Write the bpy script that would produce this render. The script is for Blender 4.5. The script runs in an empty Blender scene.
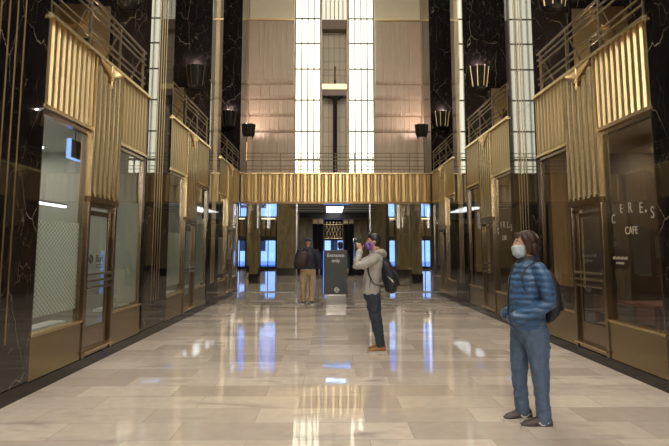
import bpy, math, random
from mathutils import Vector, Matrix
random.seed(7)
PI = math.pi
C = bpy.context.scene.collection
XL, XR = -3.2, 3.65          # hall wall planes
XM = 0.225                   # hall axis
CEIL = 13.5
YE = 21.1                    # end wall

# ------------------------------------------------------------------ materials
def new_mat(name):
    m = bpy.data.materials.new(name); m.use_nodes = True
    nt = m.node_tree; nt.nodes.clear()
    out = nt.nodes.new('ShaderNodeOutputMaterial')
    return m, nt, out
def N(nt, t, **kw):
    n = nt.nodes.new(t)
    for k, v in kw.items():
        if k in n.inputs: n.inputs[k].default_value = v
        else: setattr(n, k, v)
    return n
def pbr(name, col, rough=.5, metal=0., var=.12, scale=6., bump=0., spec=.5, coat=0., emit=None, es=0., stretch=(1,1,1)):
    m, nt, out = new_mat(name)
    b = N(nt, 'ShaderNodeBsdfPrincipled')
    tc = N(nt, 'ShaderNodeTexCoord'); mp = N(nt, 'ShaderNodeMapping'); mp.inputs['Scale'].default_value = stretch
    nz = N(nt, 'ShaderNodeTexNoise'); nz.inputs['Scale'].default_value = scale; nz.inputs['Detail'].default_value = 4
    nt.links.new(tc.outputs['Object'], mp.inputs['Vector']); nt.links.new(mp.outputs['Vector'], nz.inputs['Vector'])
    mx = N(nt, 'ShaderNodeMix'); mx.data_type = 'RGBA'
    mx.inputs['A'].default_value = (*[c*(1-var) for c in col], 1); mx.inputs['B'].default_value = (*[min(1, c*(1+var)) for c in col], 1)
    nt.links.new(nz.outputs['Fac'], mx.inputs['Factor']); nt.links.new(mx.outputs['Result'], b.inputs['Base Color'])
    b.inputs['Roughness'].default_value = rough; b.inputs['Metallic'].default_value = metal
    b.inputs['Specular IOR Level'].default_value = spec; b.inputs['Coat Weight'].default_value = coat
    if emit: b.inputs['Emission Color'].default_value = (*emit, 1); b.inputs['Emission Strength'].default_value = es
    if bump:
        bp = N(nt, 'ShaderNodeBump'); bp.inputs['Strength'].default_value = bump; bp.inputs['Distance'].default_value = .02
        nt.links.new(nz.outputs['Fac'], bp.inputs['Height']); nt.links.new(bp.outputs['Normal'], b.inputs['Normal'])
    nt.links.new(b.outputs[0], out.inputs[0])
    return m
def emi(name, col, s, var=.0, scale=3.):
    m, nt, out = new_mat(name)
    e = N(nt, 'ShaderNodeEmission'); e.inputs['Strength'].default_value = s; e.inputs['Color'].default_value = (*col, 1)
    if var:
        tc = N(nt, 'ShaderNodeTexCoord'); nz = N(nt, 'ShaderNodeTexNoise'); nz.inputs['Scale'].default_value = scale
        mx = N(nt, 'ShaderNodeMix'); mx.data_type = 'RGBA'
        mx.inputs['A'].default_value = (*[c*(1-var) for c in col], 1); mx.inputs['B'].default_value = (*[c*(1+var) for c in col], 1)
        nt.links.new(tc.outputs['Object'], nz.inputs['Vector']); nt.links.new(nz.outputs['Fac'], mx.inputs['Factor'])
        nt.links.new(mx.outputs['Result'], e.inputs['Color'])
    nt.links.new(e.outputs[0], out.inputs[0])
    return m
def glass(name, tint=(.93, .95, .93), ior=2.0, rough=.0, frost=0., fcol=(.5, .55, .52)):
    m, nt, out = new_mat(name)
    t = N(nt, 'ShaderNodeBsdfTransparent'); t.inputs['Color'].default_value = (*tint, 1)
    g = N(nt, 'ShaderNodeBsdfGlossy'); g.inputs['Roughness'].default_value = rough; g.inputs['Color'].default_value = (1, 1, 1, 1)
    f = N(nt, 'ShaderNodeFresnel'); f.inputs['IOR'].default_value = ior
    base = t.outputs[0]
    if frost:
        d = N(nt, 'ShaderNodeBsdfDiffuse'); d.inputs['Color'].default_value = (*fcol, 1)
        tr = N(nt, 'ShaderNodeBsdfTranslucent'); tr.inputs['Color'].default_value = (*fcol, 1)
        a = N(nt, 'ShaderNodeMixShader'); a.inputs[0].default_value = .5
        nt.links.new(d.outputs[0], a.inputs[1]); nt.links.new(tr.outputs[0], a.inputs[2])
        b = N(nt, 'ShaderNodeMixShader'); b.inputs[0].default_value = frost
        nt.links.new(t.outputs[0], b.inputs[1]); nt.links.new(a.outputs[0], b.inputs[2]); base = b.outputs[0]
    mx = N(nt, 'ShaderNodeMixShader')
    ge = N(nt, 'ShaderNodeNewGeometry'); fb = N(nt, 'ShaderNodeMath'); fb.operation = 'SUBTRACT'; fb.inputs[0].default_value = 1; nt.links.new(ge.outputs['Backfacing'], fb.inputs[1])
    fm = N(nt, 'ShaderNodeMath'); fm.operation = 'MULTIPLY'; nt.links.new(f.outputs[0], fm.inputs[0]); nt.links.new(fb.outputs[0], fm.inputs[1])
    nt.links.new(fm.outputs[0], mx.inputs[0]); nt.links.new(base, mx.inputs[1]); nt.links.new(g.outputs[0], mx.inputs[2])
    nt.links.new(mx.outputs[0], out.inputs[0])
    return m
def marble_dark(name, base=(.012, .008, .006), vein=(.42, .33, .24), scale=1.1, rough=.06, spec=.75):
    m, nt, out = new_mat(name)
    L = nt.links.new
    b = N(nt, 'ShaderNodeBsdfPrincipled'); b.inputs['Roughness'].default_value = rough
    b.inputs['Specular IOR Level'].default_value = spec; b.inputs['IOR'].default_value = 1.62
    tc = N(nt, 'ShaderNodeTexCoord'); mp = N(nt, 'ShaderNodeMapping')
    mp.inputs['Rotation'].default_value = (.6, .5, .2); mp.inputs['Scale'].default_value = (1.3, 1.3, .6)
    L(tc.outputs['Object'], mp.inputs['Vector'])
    wn = N(nt, 'ShaderNodeTexNoise'); wn.inputs['Scale'].default_value = 4.; wn.inputs['Detail'].default_value = 6
    L(mp.outputs[0], wn.inputs['Vector'])
    mxv = N(nt, 'ShaderNodeMix'); mxv.data_type = 'VECTOR'; mxv.inputs['Factor'].default_value = .16
    L(mp.outputs[0], mxv.inputs['A']); L(wn.outputs['Color'], mxv.inputs['B'])
    def cracks(sc, w, seed):
        v = N(nt, 'ShaderNodeTexVoronoi'); v.feature = 'DISTANCE_TO_EDGE'; v.inputs['Scale'].default_value = sc
        a = N(nt, 'ShaderNodeVectorMath'); a.operation = 'ADD'; a.inputs[1].default_value = (seed, seed*1.7, seed*.6)
        L(mxv.outputs['Result'], a.inputs[0]); L(a.outputs[0], v.inputs['Vector'])
        r = N(nt, 'ShaderNodeMapRange'); r.inputs['From Min'].default_value = 0; r.inputs['From Max'].default_value = w
        r.inputs['To Min'].default_value = 1; r.inputs['To Max'].default_value = 0
        L(v.outputs['Distance'], r.inputs['Value'])
        n2 = N(nt, 'ShaderNodeTexNoise'); n2.inputs['Scale'].default_value = sc*1.1; n2.inputs['Detail'].default_value = 3
        L(a.outputs[0], n2.inputs['Vector'])
        r2 = N(nt, 'ShaderNodeMapRange'); r2.inputs['From Min'].default_value = .42; r2.inputs['From Max'].default_value = .6
        L(n2.outputs['Fac'], r2.inputs['Value'])
        mu = N(nt, 'ShaderNodeMath'); mu.operation = 'MULTIPLY'
        L(r.outputs[0], mu.inputs[0]); L(r2.outputs[0], mu.inputs[1])
        return mu.outputs[0]
    c1 = cracks(scale*.6, .0032, 3.1); c2 = cracks(scale*2.3, .0075, 9.3)
    c2s = N(nt, 'ShaderNodeMath'); c2s.operation = 'MULTIPLY'; c2s.inputs[1].default_value = .4; L(c2, c2s.inputs[0])
    mxm = N(nt, 'ShaderNodeMath'); mxm.operation = 'MAXIMUM'; L(c1, mxm.inputs[0]); L(c2s.outputs[0], mxm.inputs[1])
    cl = N(nt, 'ShaderNodeTexNoise'); cl.inputs['Scale'].default_value = 3.5; cl.inputs['Detail'].default_value = 8
    L(mp.outputs[0], cl.inputs['Vector'])
    bc = N(nt, 'ShaderNodeMix'); bc.data_type = 'RGBA'
    bc.inputs['A'].default_value = (*[c*.5 for c in base], 1); bc.inputs['B'].default_value = (*[c*2.3 for c in base], 1)
    L(cl.outputs['Fac'], bc.inputs['Factor'])
    fc = N(nt, 'ShaderNodeMix'); fc.data_type = 'RGBA'; fc.inputs['B'].default_value = (*vein, 1)
    L(bc.outputs['Result'], fc.inputs['A']); L(mxm.outputs[0], fc.inputs['Factor'])
    L(fc.outputs['Result'], b.inputs['Base Color'])
    L(b.outputs[0], out.inputs[0])
    return m
def floor_mat():
    m, nt, out = new_mat('polished_floor'); L = nt.links.new
    b = N(nt, 'ShaderNodeBsdfPrincipled'); b.inputs['Roughness'].default_value = .03; b.inputs['Specular IOR Level'].default_value = .8
    tc = N(nt, 'ShaderNodeTexCoord')
    def brick(w, h, off, c1, c2, mort, ms, bias=0.):
        mp = N(nt, 'ShaderNodeMapping'); mp.inputs['Location'].default_value = off; L(tc.outputs['Object'], mp.inputs['Vector'])
        br = N(nt, 'ShaderNodeTexBrick'); br.inputs['Scale'].default_value = 1; br.inputs['Brick Width'].default_value = w
        br.inputs['Row Height'].default_value = h; br.inputs['Mortar Size'].default_value = ms; br.inputs['Mortar Smooth'].default_value = .3
        br.inputs['Bias'].default_value = bias; br.offset = .37; br.inputs['Color1'].default_value = (*c1, 1)
        br.inputs['Color2'].default_value = (*c2, 1); br.inputs['Mortar'].default_value = (*mort, 1)
        L(mp.outputs[0], br.inputs['Vector']); return br
    b1 = brick(1.0, .41, (.3, .18, 0), (.62, .55, .485), (.41, .36, .315), (.33, .29, .25), .003)
    b2 = brick(1.0, .41, (.3, .18, 0), (1, 1, 1), (.0, .0, .0), (.5, .5, .5), .0, -.2)
    # veined grey marble clouds
    mp = N(nt, 'ShaderNodeMapping'); mp.inputs['Scale'].default_value = (.7, 2.2, 1); L(tc.outputs['Object'], mp.inputs['Vector'])
    nz = N(nt, 'ShaderNodeTexNoise'); nz.inputs['Scale'].default_value = 1.6; nz.inputs['Detail'].default_value = 7; nz.inputs['Distortion'].default_value = .7
    L(mp.outputs[0], nz.inputs['Vector'])
    r = N(nt, 'ShaderNodeMapRange'); r.inputs['From Min'].default_value = .56; r.inputs['From Max'].default_value = .8; L(nz.outputs['Fac'], r.inputs['Value'])
    mu = N(nt, 'ShaderNodeMath'); mu.operation = 'MULTIPLY'; L(r.outputs[0], mu.inputs[0]); L(b2.outputs['Color'], mu.inputs[1])
    g = N(nt, 'ShaderNodeMix'); g.data_type = 'RGBA'; g.inputs['B'].default_value = (.25, .23, .21, 1)
    L(mu.outputs[0], g.inputs['Factor']); L(b1.outputs['Color'], g.inputs['A'])
    n3 = N(nt, 'ShaderNodeTexNoise'); n3.inputs['Scale'].default_value = 9; n3.inputs['Detail'].default_value = 5; L(tc.outputs['Object'], n3.inputs['Vector'])
    r3 = N(nt, 'ShaderNodeMapRange'); r3.inputs['To Min'].default_value = .86; r3.inputs['To Max'].default_value = 1.12; L(n3.outputs['Fac'], r3.inputs['Value'])
    sc = N(nt, 'ShaderNodeVectorMath'); sc.operation = 'SCALE'; L(g.outputs['Result'], sc.inputs[0]); L(r3.outputs[0], sc.inputs['Scale'])
    L(sc.outputs[0], b.inputs['Base Color'])
    w = N(nt, 'ShaderNodeTexNoise'); w.inputs['Scale'].default_value = 2.5; w.inputs['Detail'].default_value = 2
    L(tc.outputs['Object'], w.inputs['Vector'])
    bp = N(nt, 'ShaderNodeBump'); bp.inputs['Strength'].default_value = .025; bp.inputs['Distance'].default_value = .05
    L(w.outputs['Fac'], bp.inputs['Height']); L(bp.outputs[0], b.inputs['Normal'])
    L(b.outputs[0], out.inputs[0]); return m
def quilt_mat(name, col, k=36., strength=.5, distort=2.6):
    m, nt, out = new_mat(name); L = nt.links.new
    b = N(nt, 'ShaderNodeBsdfPrincipled'); b.inputs['Roughness'].default_value = .42; b.inputs['Sheen Weight'].default_value = .1
    tc = N(nt, 'ShaderNodeTexCoord'); w = N(nt, 'ShaderNodeTexWave'); w.wave_type = 'BANDS'; w.bands_direction = 'Z'
    w.inputs['Scale'].default_value = k/(2*PI)*1.0; w.inputs['Distortion'].default_value = distort; w.inputs['Detail'].default_value = 1; w.inputs['Detail Scale'].default_value = 1.2
    L(tc.outputs['Object'], w.inputs['Vector'])
    mx = N(nt, 'ShaderNodeMix'); mx.data_type = 'RGBA'; mx.inputs['A'].default_value = (*[c*.68 for c in col], 1); mx.inputs['B'].default_value = (*[c*1.08 for c in col], 1)
    rr = N(nt, 'ShaderNodeMapRange'); rr.inputs['From Max'].default_value = .3; L(w.outputs['Fac'], rr.inputs['Value'])
    L(rr.outputs[0], mx.inputs['Factor']); L(mx.outputs['Result'], b.inputs['Base Color'])
    bp = N(nt, 'ShaderNodeBump'); bp.inputs['Strength'].default_value = strength; bp.inputs['Distance'].default_value = .02
    L(w.outputs['Fac'], bp.inputs['Height']); L(bp.outputs[0], b.inputs['Normal'])
    L(b.outputs[0], out.inputs[0]); return m
def lattice_mat():
    # frosted film printed with an interlaced diamond lattice
    m, nt, out = new_mat('lattice_film'); L = nt.links.new
    tc = N(nt, 'ShaderNodeTexCoord'); sp = N(nt, 'ShaderNodeSeparateXYZ'); L(tc.outputs['Object'], sp.inputs[0])
    def comb(sgn):
        a = N(nt, 'ShaderNodeMath'); a.operation = 'MULTIPLY'; a.inputs[1].default_value = sgn*1.25; L(sp.outputs['Z'], a.inputs[0])
        s = N(nt, 'ShaderNodeMath'); s.operation = 'ADD'; L(sp.outputs['Y'], s.inputs[0]); L(a.outputs[0], s.inputs[1])
        q = N(nt, 'ShaderNodeMath'); q.operation = 'MULTIPLY'; q.inputs[1].default_value = 84; L(s.outputs[0], q.inputs[0])
        n = N(nt, 'ShaderNodeMath'); n.operation = 'SINE'; L(q.outputs[0], n.inputs[0]); return n.outputs[0]
    mm = N(nt, 'ShaderNodeMath'); mm.operation = 'MAXIMUM'; L(comb(1), mm.inputs[0]); L(comb(-1), mm.inputs[1])
    r = N(nt, 'ShaderNodeMapRange'); r.inputs['From Min'].default_value = .6; r.inputs['From Max'].default_value = .95; r.inputs['To Min'].default_value = .55; r.inputs['To Max'].default_value = .9
    L(mm.outputs[0], r.inputs['Value'])
    t = N(nt, 'ShaderNodeBsdfTransparent'); d = N(nt, 'ShaderNodeBsdfDiffuse'); tr = N(nt, 'ShaderNodeBsdfTranslucent')
    cr = N(nt, 'ShaderNodeMix'); cr.data_type = 'RGBA'; cr.inputs['A'].default_value = (.40, .41, .39, 1); cr.inputs['B'].default_value = (.72, .73, .69, 1)
    L(r.outputs[0], cr.inputs['Factor']); L(cr.outputs['Result'], d.inputs['Color']); L(cr.outputs['Result'], tr.inputs['Color'])
    a = N(nt, 'ShaderNodeMixShader'); a.inputs[0].default_value = .5; L(d.outputs[0], a.inputs[1]); L(tr.outputs[0], a.inputs[2])
    b = N(nt, 'ShaderNodeMixShader'); L(r.outputs[0], b.inputs[0]); L(t.outputs[0], b.inputs[1]); L(a.outputs[0], b.inputs[2])
    L(b.outputs[0], out.inputs[0]); return m
def grid_mat(name, col, line, kx, kz):
    m, nt, out = new_mat(name); L = nt.links.new
    b = N(nt, 'ShaderNodeBsdfPrincipled'); b.inputs['Roughness'].default_value = .45
    tc = N(nt, 'ShaderNodeTexCoord'); sp = N(nt, 'ShaderNodeSeparateXYZ'); L(tc.outputs['Object'], sp.inputs[0])
    cb = N(nt, 'ShaderNodeCombineXYZ'); L(sp.outputs['X'], cb.inputs[0]); L(sp.outputs['Z'], cb.inputs[1])
    br = N(nt, 'ShaderNodeTexBrick'); br.offset = 0; br.inputs['Scale'].default_value = 1; br.inputs['Brick Width'].default_value = kx; br.inputs['Row Height'].default_value = kz
    br.inputs['Mortar Size'].default_value = .012; br.inputs['Color1'].default_value = (*col, 1); br.inputs['Color2'].default_value = (*[c*.86 for c in col], 1); br.inputs['Mortar'].default_value = (*line, 1)
    L(cb.outputs[0], br.inputs['Vector']); L(br.outputs['Color'], b.inputs['Base Color']); L(b.outputs[0], out.inputs[0]); return m

M = {}
M['floor'] = floor_mat()
M['black'] = marble_dark('black_marble', base=(.0075, .006, .0055), vein=(.55, .48, .40), scale=2.6, rough=.035)
M['plinth'] = pbr('plinth_marble', (.009, .007, .006), .07, var=.5, scale=7, spec=.6)
M['tan'] = marble_dark('tan_marble', (.125, .10, .055), (.36, .30, .17), 1.7, .15, .45)
M['bronze'] = pbr('bronze', (.52, .40, .215), .29, .95, var=.10, scale=3, stretch=(1, 1, .3))
M['bronze_lt'] = pbr('bronze_light', (.62, .49, .28), .27, .95, var=.08, scale=4)
M['bronze_dk'] = pbr('bronze_dark', (.20, .13, .065), .32, .9, var=.15, scale=4)
M['railm'] = pbr('railing_bronze', (.13, .095, .05), .4, .6, var=.1)
M['basepan'] = pbr('bronze_base_panel', (.30, .24, .14), .2, .95, var=.08, scale=2)
M['steel'] = pbr('steel', (.45, .45, .46), .2, 1., var=.05)
M['frame'] = pbr('window_frame_bronze', (.30, .24, .17), .22, 1., var=.08)
M['blackmetal'] = pbr('black_metal', (.006, .006, .006), .6, .0, var=.2, spec=.18)
M['glass'] = glass('shop_glass')
M['cafeglass'] = glass('cafe_glass', (.8, .78, .74), 1.9)
M['lattice'] = lattice_mat()
M['film'] = glass('frost_film', frost=.85, ior=1.5, fcol=(.58, .60, .56))
M['panel'] = emi('luminous_panel', (.98, .95, .72), 1.7, .06, 1.2)
M['panel_dim'] = emi('luminous_panel_soft', (1.0, .93, .72), .55, .08, 1.2)
M['ceilpanel'] = emi('ceiling_luminous_panel', (1.0, .91, .78), 9)
M['plaster'] = pbr('beige_plaster', (.44, .335, .245), .42, var=.07, scale=4)
M['plaster_lt'] = pbr('pale_plaster', (.46, .38, .28), .5, var=.05, scale=3)
M['pale'] = pbr('pale_frieze', (.72, .64, .46), .5, var=.05, scale=3)
M['brownp'] = pbr('brown_soffit', (.19, .13, .10), .5, var=.08)
M['grid'] = grid_mat('recess_grid', (.46, .40, .29), (.22, .18, .12), .24, .62)
M['mullion'] = pbr('mullion_grey', (.09, .085, .065), .4, .5, var=.1)
M['gold'] = pbr('gold_ledge', (.85, .65, .34), .3, .6, var=.1, scale=12)
M['ceiling'] = pbr('ceiling_plaster', (.32, .27, .2), .6, var=.05)
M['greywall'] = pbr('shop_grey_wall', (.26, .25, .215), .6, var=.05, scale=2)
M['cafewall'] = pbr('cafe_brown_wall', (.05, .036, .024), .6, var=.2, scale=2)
M['cafeceil'] = pbr('cafe_ceiling', (.30, .24, .18), .6, var=.05)
M['lampcafe'] = emi('cafe_lamp', (1, .84, .62), 45.)
M['cafewood'] = pbr('cafe_red_wood', (.16, .06, .035), .35, var=.2, scale=5, stretch=(1, 6, 1))
M['goldwall'] = pbr('gold_curtain', (.5, .37, .19), .5, .0, var=.1, scale=3, stretch=(4, 4, .3))
M['white'] = pbr('white_paint', (.6, .6, .58), .5, var=.03)
M['lampwarm'] = emi('warm_lamp', (1, .75, .42), 1.2)
M['lampwhite'] = emi('white_lamp', (.95, .97, 1.), 2.4)
M['skyblue'] = emi('soft_blue_light', (.12, .38, 1.), 1.1)
M['fillfar'] = emi('lobby_fill', (1, .84, .6), 60.)
M['lampblue'] = emi('blue_led', (.25, .5, 1.), 3.5)
M['lamptube'] = emi('cool_tube', (.75, .88, 1.), 2.5); M['lampshop'] = emi('shop_lamp', (1., .97, .9), 14.); M['signblue'] = emi('sign_blue', (.25, .45, 1.), .9); M['ledsoft'] = emi('blue_led_soft', (.1, .3, 1.), .8)
M['orange'] = emi('orange_sign', (1., .42, .1), .9)
M['skywin'] = glass('window_glass_clear', (.75, .85, 1.), 1.45)
M['kiosk'] = pbr('kiosk_charcoal', (.045, .046, .047), .38, .1, var=.1)
M['kioskbase'] = pbr('kiosk_base', (.42, .42, .42), .25, .9, var=.08)
M['letter'] = pbr('white_lettering', (.8, .8, .8), .5, var=.02)
M['cream'] = pbr('cream_lettering', (.42, .38, .30), .5, var=.05)
M['dklet'] = pbr('dark_lettering', (.03, .03, .03), .5, var=.1)
M['skin'] = pbr('skin', (.52, .29, .2), .5, var=.06, scale=20)
M['skin2'] = pbr('skin_deep', (.34, .18, .11), .5, var=.06, scale=20)
M['hair_br'] = pbr('brown_hair', (.038, .017, .012), .42, var=.55, scale=28, stretch=(4, 4, .5), bump=.4)
M['hair_bk'] = pbr('black_hair', (.008, .007, .007), .4, var=.4, scale=30, bump=.4)
M['mask_w'] = pbr('surgical_mask', (.40, .50, .55), .7, var=.04, scale=30)
M['mask_p'] = pbr('purple_mask', (.22, .10, .42), .7, var=.25, scale=25)
M['jacket'] = quilt_mat('blue_quilted_jacket', (.03, .092, .21))
M['navyp'] = pbr('navy_collar', (.012, .018, .035), .6, var=.1)
M['jeans'] = pbr('blue_denim', (.08, .125, .21), .75, var=.35, scale=9, bump=.5, stretch=(2, 2, .8))
M['jeans_dk'] = pbr('dark_denim', (.018, .028, .045), .75, var=.35, scale=9, bump=.4)
M['hoodie'] = pbr('grey_hoodie', (.36, .35, .33), .8, var=.12, scale=8, bump=.6)
M['khaki'] = pbr('khaki_trousers', (.34, .25, .15), .8, var=.12, scale=6, bump=.5)
M['navy'] = pbr('navy_jacket', (.007, .010, .022), .6, var=.2, scale=6, bump=.4)
M['pack'] = pbr('black_backpack', (.012, .013, .02), .6, var=.25, scale=8, bump=.3)
M['shoe_g'] = pbr('grey_shoe', (.075, .06, .06), .6, var=.25, scale=50)
M['shoe_t'] = pbr('tan_leather', (.33, .15, .055), .5, var=.15, scale=14)
M['shoe_k'] = pbr('black_shoe', (.015, .015, .016), .45, var=.2)
M['sole'] = pbr('pale_sole', (.55, .52, .47), .6, var=.06)
M['camera'] = pbr('camera_body', (.015, .015, .016), .35, var=.2)
M['pave'] = pbr('pavement', (.35, .4, .5), .8, var=.1)
M['facade'] = pbr('street_facade', (.62, .68, .75), .8, var=.25, scale=.8)
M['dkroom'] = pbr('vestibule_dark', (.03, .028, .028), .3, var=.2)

# ------------------------------------------------------------------ mesh helpers
class MB:
    def __init__(s): s.v = []; s.f = []
    def add(s, vs, fs):
        o = len(s.v); s.v += [tuple(v) for v in vs]; s.f += [tuple(i+o for i in f) for f in fs]; return s
    def box(s, x0, x1, y0, y1, z0, z1):
        x0, x1 = min(x0, x1), max(x0, x1); y0, y1 = min(y0, y1), max(y0, y1); z0, z1 = min(z0, z1), max(z0, z1)
        return s.add([(x0,y0,z0),(x1,y0,z0),(x1,y1,z0),(x0,y1,z0),(x0,y0,z1),(x1,y0,z1),(x1,y1,z1),(x0,y1,z1)],
                     [(0,3,2,1),(4,5,6,7),(0,1,5,4),(1,2,6,5),(2,3,7,6),(3,0,4,7)])
    def rings(s, rs, cap=True, closed=True):
        n = len(rs[0]); vs = [p for r in rs for p in r]; fs = []
        for i in range(len(rs)-1):
            for j in range(n if closed else n-1):
                k = (j+1) % n
                fs.append((i*n+j, i*n+k, (i+1)*n+k, (i+1)*n+j))
        if cap: fs.append(tuple(range(n-1, -1, -1))); fs.append(tuple((len(rs)-1)*n+j for j in range(n)))
        return s.add(vs, fs)
    def tube(s, p, q, r, n=8, r2=None):
        p, q = Vector(p), Vector(q); d = (q-p).normalized(); a = d.orthogonal().normalized(); b = d.cross(a); r2 = r if r2 is None else r2
        return s.rings([[p+(a*math.cos(t)+b*math.sin(t))*r for t in [2*PI*i/n for i in range(n)]],
                        [q+(a*math.cos(t)+b*math.sin(t))*r2 for t in [2*PI*i/n for i in range(n)]]])
    def loft(s, pts, rad, ref=(1, 0, 0), n=16, round_ends=True):
        """closed smooth limb through pts, rad=(a along ref, b across)"""
        P = [Vector(p) for p in pts]; R = [(r, r) if not isinstance(r, (tuple, list)) else r for r in rad]
        if round_ends:
            d0 = (P[0]-P[1]).normalized(); d1 = (P[-1]-P[-2]).normalized()
            m0, m1 = min(R[0]), min(R[-1])
            P = [P[0]+d0*m0*.55, P[0]+d0*m0*.35]+P+[P[-1]+d1*m1*.35, P[-1]+d1*m1*.55]
            R = [(R[0][0]*.35, R[0][1]*.35), (R[0][0]*.75, R[0][1]*.75)]+R+[(R[-1][0]*.75, R[-1][1]*.75), (R[-1][0]*.35, R[-1][1]*.35)]
        ref = Vector(ref); rs = []
        for i, p in enumerate(P):
            t = (P[min(i+1, len(P)-1)]-P[max(i-1, 0)]).normalized()
            a = (ref-t*ref.dot(t))
            if a.length < 1e-3: a = t.orthogonal()
            a.normalize(); b = t.cross(a)
            rs.append([p+a*math.cos(u)*R[i][0]+b*math.sin(u)*R[i][1] for u in [2*PI*k/n for k in range(n)]])
        return s.rings(rs)
    def ball(s, c, r, n=16, m=10):
        c = Vector(c); r = Vector(r if isinstance(r, (tuple, list)) else (r, r, r)); rs = []
        for i in range(1, m):
            a = PI*i/m; rs.append([c+Vector((r.x*math.sin(a)*math.cos(t), r.y*math.sin(a)*math.sin(t), -r.z*math.cos(a))) for t in [2*PI*k/n for k in range(n)]])
        return s.rings(rs)
    def xform(s, mat): s.v = [tuple(mat @ Vector(v)) for v in s.v]; return s
def obj(name, mb, mat, parent=None, smooth=False, bevel=0, world=True, kind=None):
    me = bpy.data.meshes.new(name); me.from_pydata(mb.v, [], mb.f); me.update()
    import bmesh as _b
    bm = _b.new(); bm.from_mesh(me); _b.ops.recalc_face_normals(bm, faces=bm.faces); bm.to_mesh(me); bm.free()
    me.materials.append(M[mat] if isinstance(mat, str) else mat)
    if smooth: me.polygons.foreach_set('use_smooth', [True]*len(me.polygons))
    o = bpy.data.objects.new(name, me); C.objects.link(o)
    if parent is not None:
        o.parent = parent
        if world:   # vertices were written in world coordinates: take the root's place out of the mesh
            inv = root_world(parent).inverted()
            me.transform(inv)
    if bevel:
        b = o.modifiers.new('bevel', 'BEVEL'); b.width = bevel; b.segments = 2; b.limit_method = 'ANGLE'
    if kind: o['kind'] = kind
    return o
def root_world(o):
    m = o.matrix_basis.copy(); p = o.parent
    while p is not None: m = p.matrix_basis @ m; p = p.parent
    return m
def tag(o, label, cat, group=None):
    o['label'] = label; o['category'] = cat
    if group: o['group'] = group
    return o
def thing(name, label, cat, loc=(0, 0, 0), rz=0., group=None):
    o = bpy.data.objects.new(name, None); C.objects.link(o); o.empty_display_size = .1
    o.location = loc; o.rotation_euler = (0, 0, rz)
    return tag(o, label, cat, group)
def setroot(name, loc):
    o = bpy.data.objects.new(name, None); C.objects.link(o); o.empty_display_size = .1; o.location = loc; o['kind'] = 'structure'; return o
def struct(name, mb, mat, **k):
    o = obj(name, mb, mat, **k); o['kind'] = 'structure'; return o
def text(name, s, size, loc, rot, mat, parent, extrude=.002, align='CENTER', sx=1.):
    cu = bpy.data.curves.new(name, 'FONT'); cu.body = s; cu.size = size; cu.extrude = extrude; cu.align_x = align; cu.align_y = 'CENTER'
    t = bpy.data.objects.new(name, cu); C.objects.link(t)
    dg = bpy.context.evaluated_depsgraph_get(); me = bpy.data.meshes.new_from_object(t.evaluated_get(dg))
    bpy.data.objects.remove(t)
    me.materials.clear(); me.materials.append(M[mat]); me.name = name
    me.transform(Matrix.Translation(loc) @ rot.to_matrix().to_4x4() @ Matrix.Diagonal((sx, 1, 1, 1)))
    me.transform(root_world(parent).inverted())
    o = bpy.data.objects.new(name, me); C.objects.link(o); o.parent = parent
    return o
from mathutils import Euler
ROT_L = Matrix(((0, 0, 1), (1, 0, 0), (0, 1, 0)))       # reads along +Y, faces +X (on the left wall)
ROT_R = Matrix(((0, 0, -1), (-1, 0, 0), (0, 1, 0)))     # reads along -Y, faces -X (on the right wall)
ROT_F = Matrix(((1, 0, 0), (0, 0, -1), (0, 1, 0)))      # reads along +X, faces -Y
class RM:
    def __init__(s, m): s.m = m
    def to_matrix(s): return s.m

# ------------------------------------------------------------------ room shell
struct('floor', MB().box(-9.2, 9.6, -6, 38.2, -.3, 0), 'floor')
struct('ceiling', MB().box(-6.2, 6.7, -6, 21.6, CEIL, CEIL+.3), 'ceiling')
struct('wall_near', MB().box(-6.2, 6.7, -6.3, -6, 0, CEIL), 'tan')
for sd, a, b, c_, d_ in (('left', -3.5, -3.2, -6.1, -5.85), ('right', 3.65, 3.95, 6.3, 6.55)):
    struct('wall_'+sd, MB().box(a, b, -6, 4.29, 0, 3.3), 'black')
    struct('wall_upper_'+sd, MB().box(c_, d_, -6, 21.6, 4.15, CEIL), 'black')
    struct('floor_gallery_'+sd, MB().box(min(c_, a), max(d_, b), -6, 4.29, 3.3, 4.15), 'black')
# unseen lit columns added behind the viewer to brighten people and flutes
for k, (x0, x1) in enumerate(((-1.5, -.38), (.82, 1.94))):
    t = thing('luminous_column', 'added unseen glass light column on the wall behind the viewer, %s one' % ('left', 'right')[k], 'light panel', ((x0+x1)/2, -5.9, 4.0), 0, 'added light columns behind')
    obj('glass_panel', MB().box(x0, x1, -5.98, -5.92, 3.2, CEIL), 'ceilpanel', t)
    b = MB()
    for j in range(5): b.box(x0+(x1-x0)*j/4-.02, x0+(x1-x0)*j/4+.02, -5.92, -5.88, 3.2, CEIL)
    for z in (5.2, 6.4, 7.7, 9.1, 10.2, 11.3): b.box(x0, x1, -5.92, -5.88, z-.03, z+.03)
    obj('mullion_grid', b, 'mullion', t)
# luminous ceiling strips that continue the lit columns of the end wall
for k, (x0, x1) in enumerate(((-1.5, -.38), (.82, 1.94))):
    o = setroot('trim_%d' % (k+1), (0, 0, CEIL))
    obj('luminous_panel', MB().box(x0, x1, -5, 15.5, CEIL-.06, CEIL-.02), 'ceilpanel', o)
    b = MB()
    for j in range(10): b.box(x0, x1, -5+j*2.1, -4.96+j*2.1, CEIL-.09, CEIL-.06)
    for j in range(5): b.box(x0+(x1-x0)*j/4-.02, x0+(x1-x0)*j/4+.02, -5, 15.5, CEIL-.09, CEIL-.06)
    obj('mullion', b, 'mullion', o)

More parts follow.
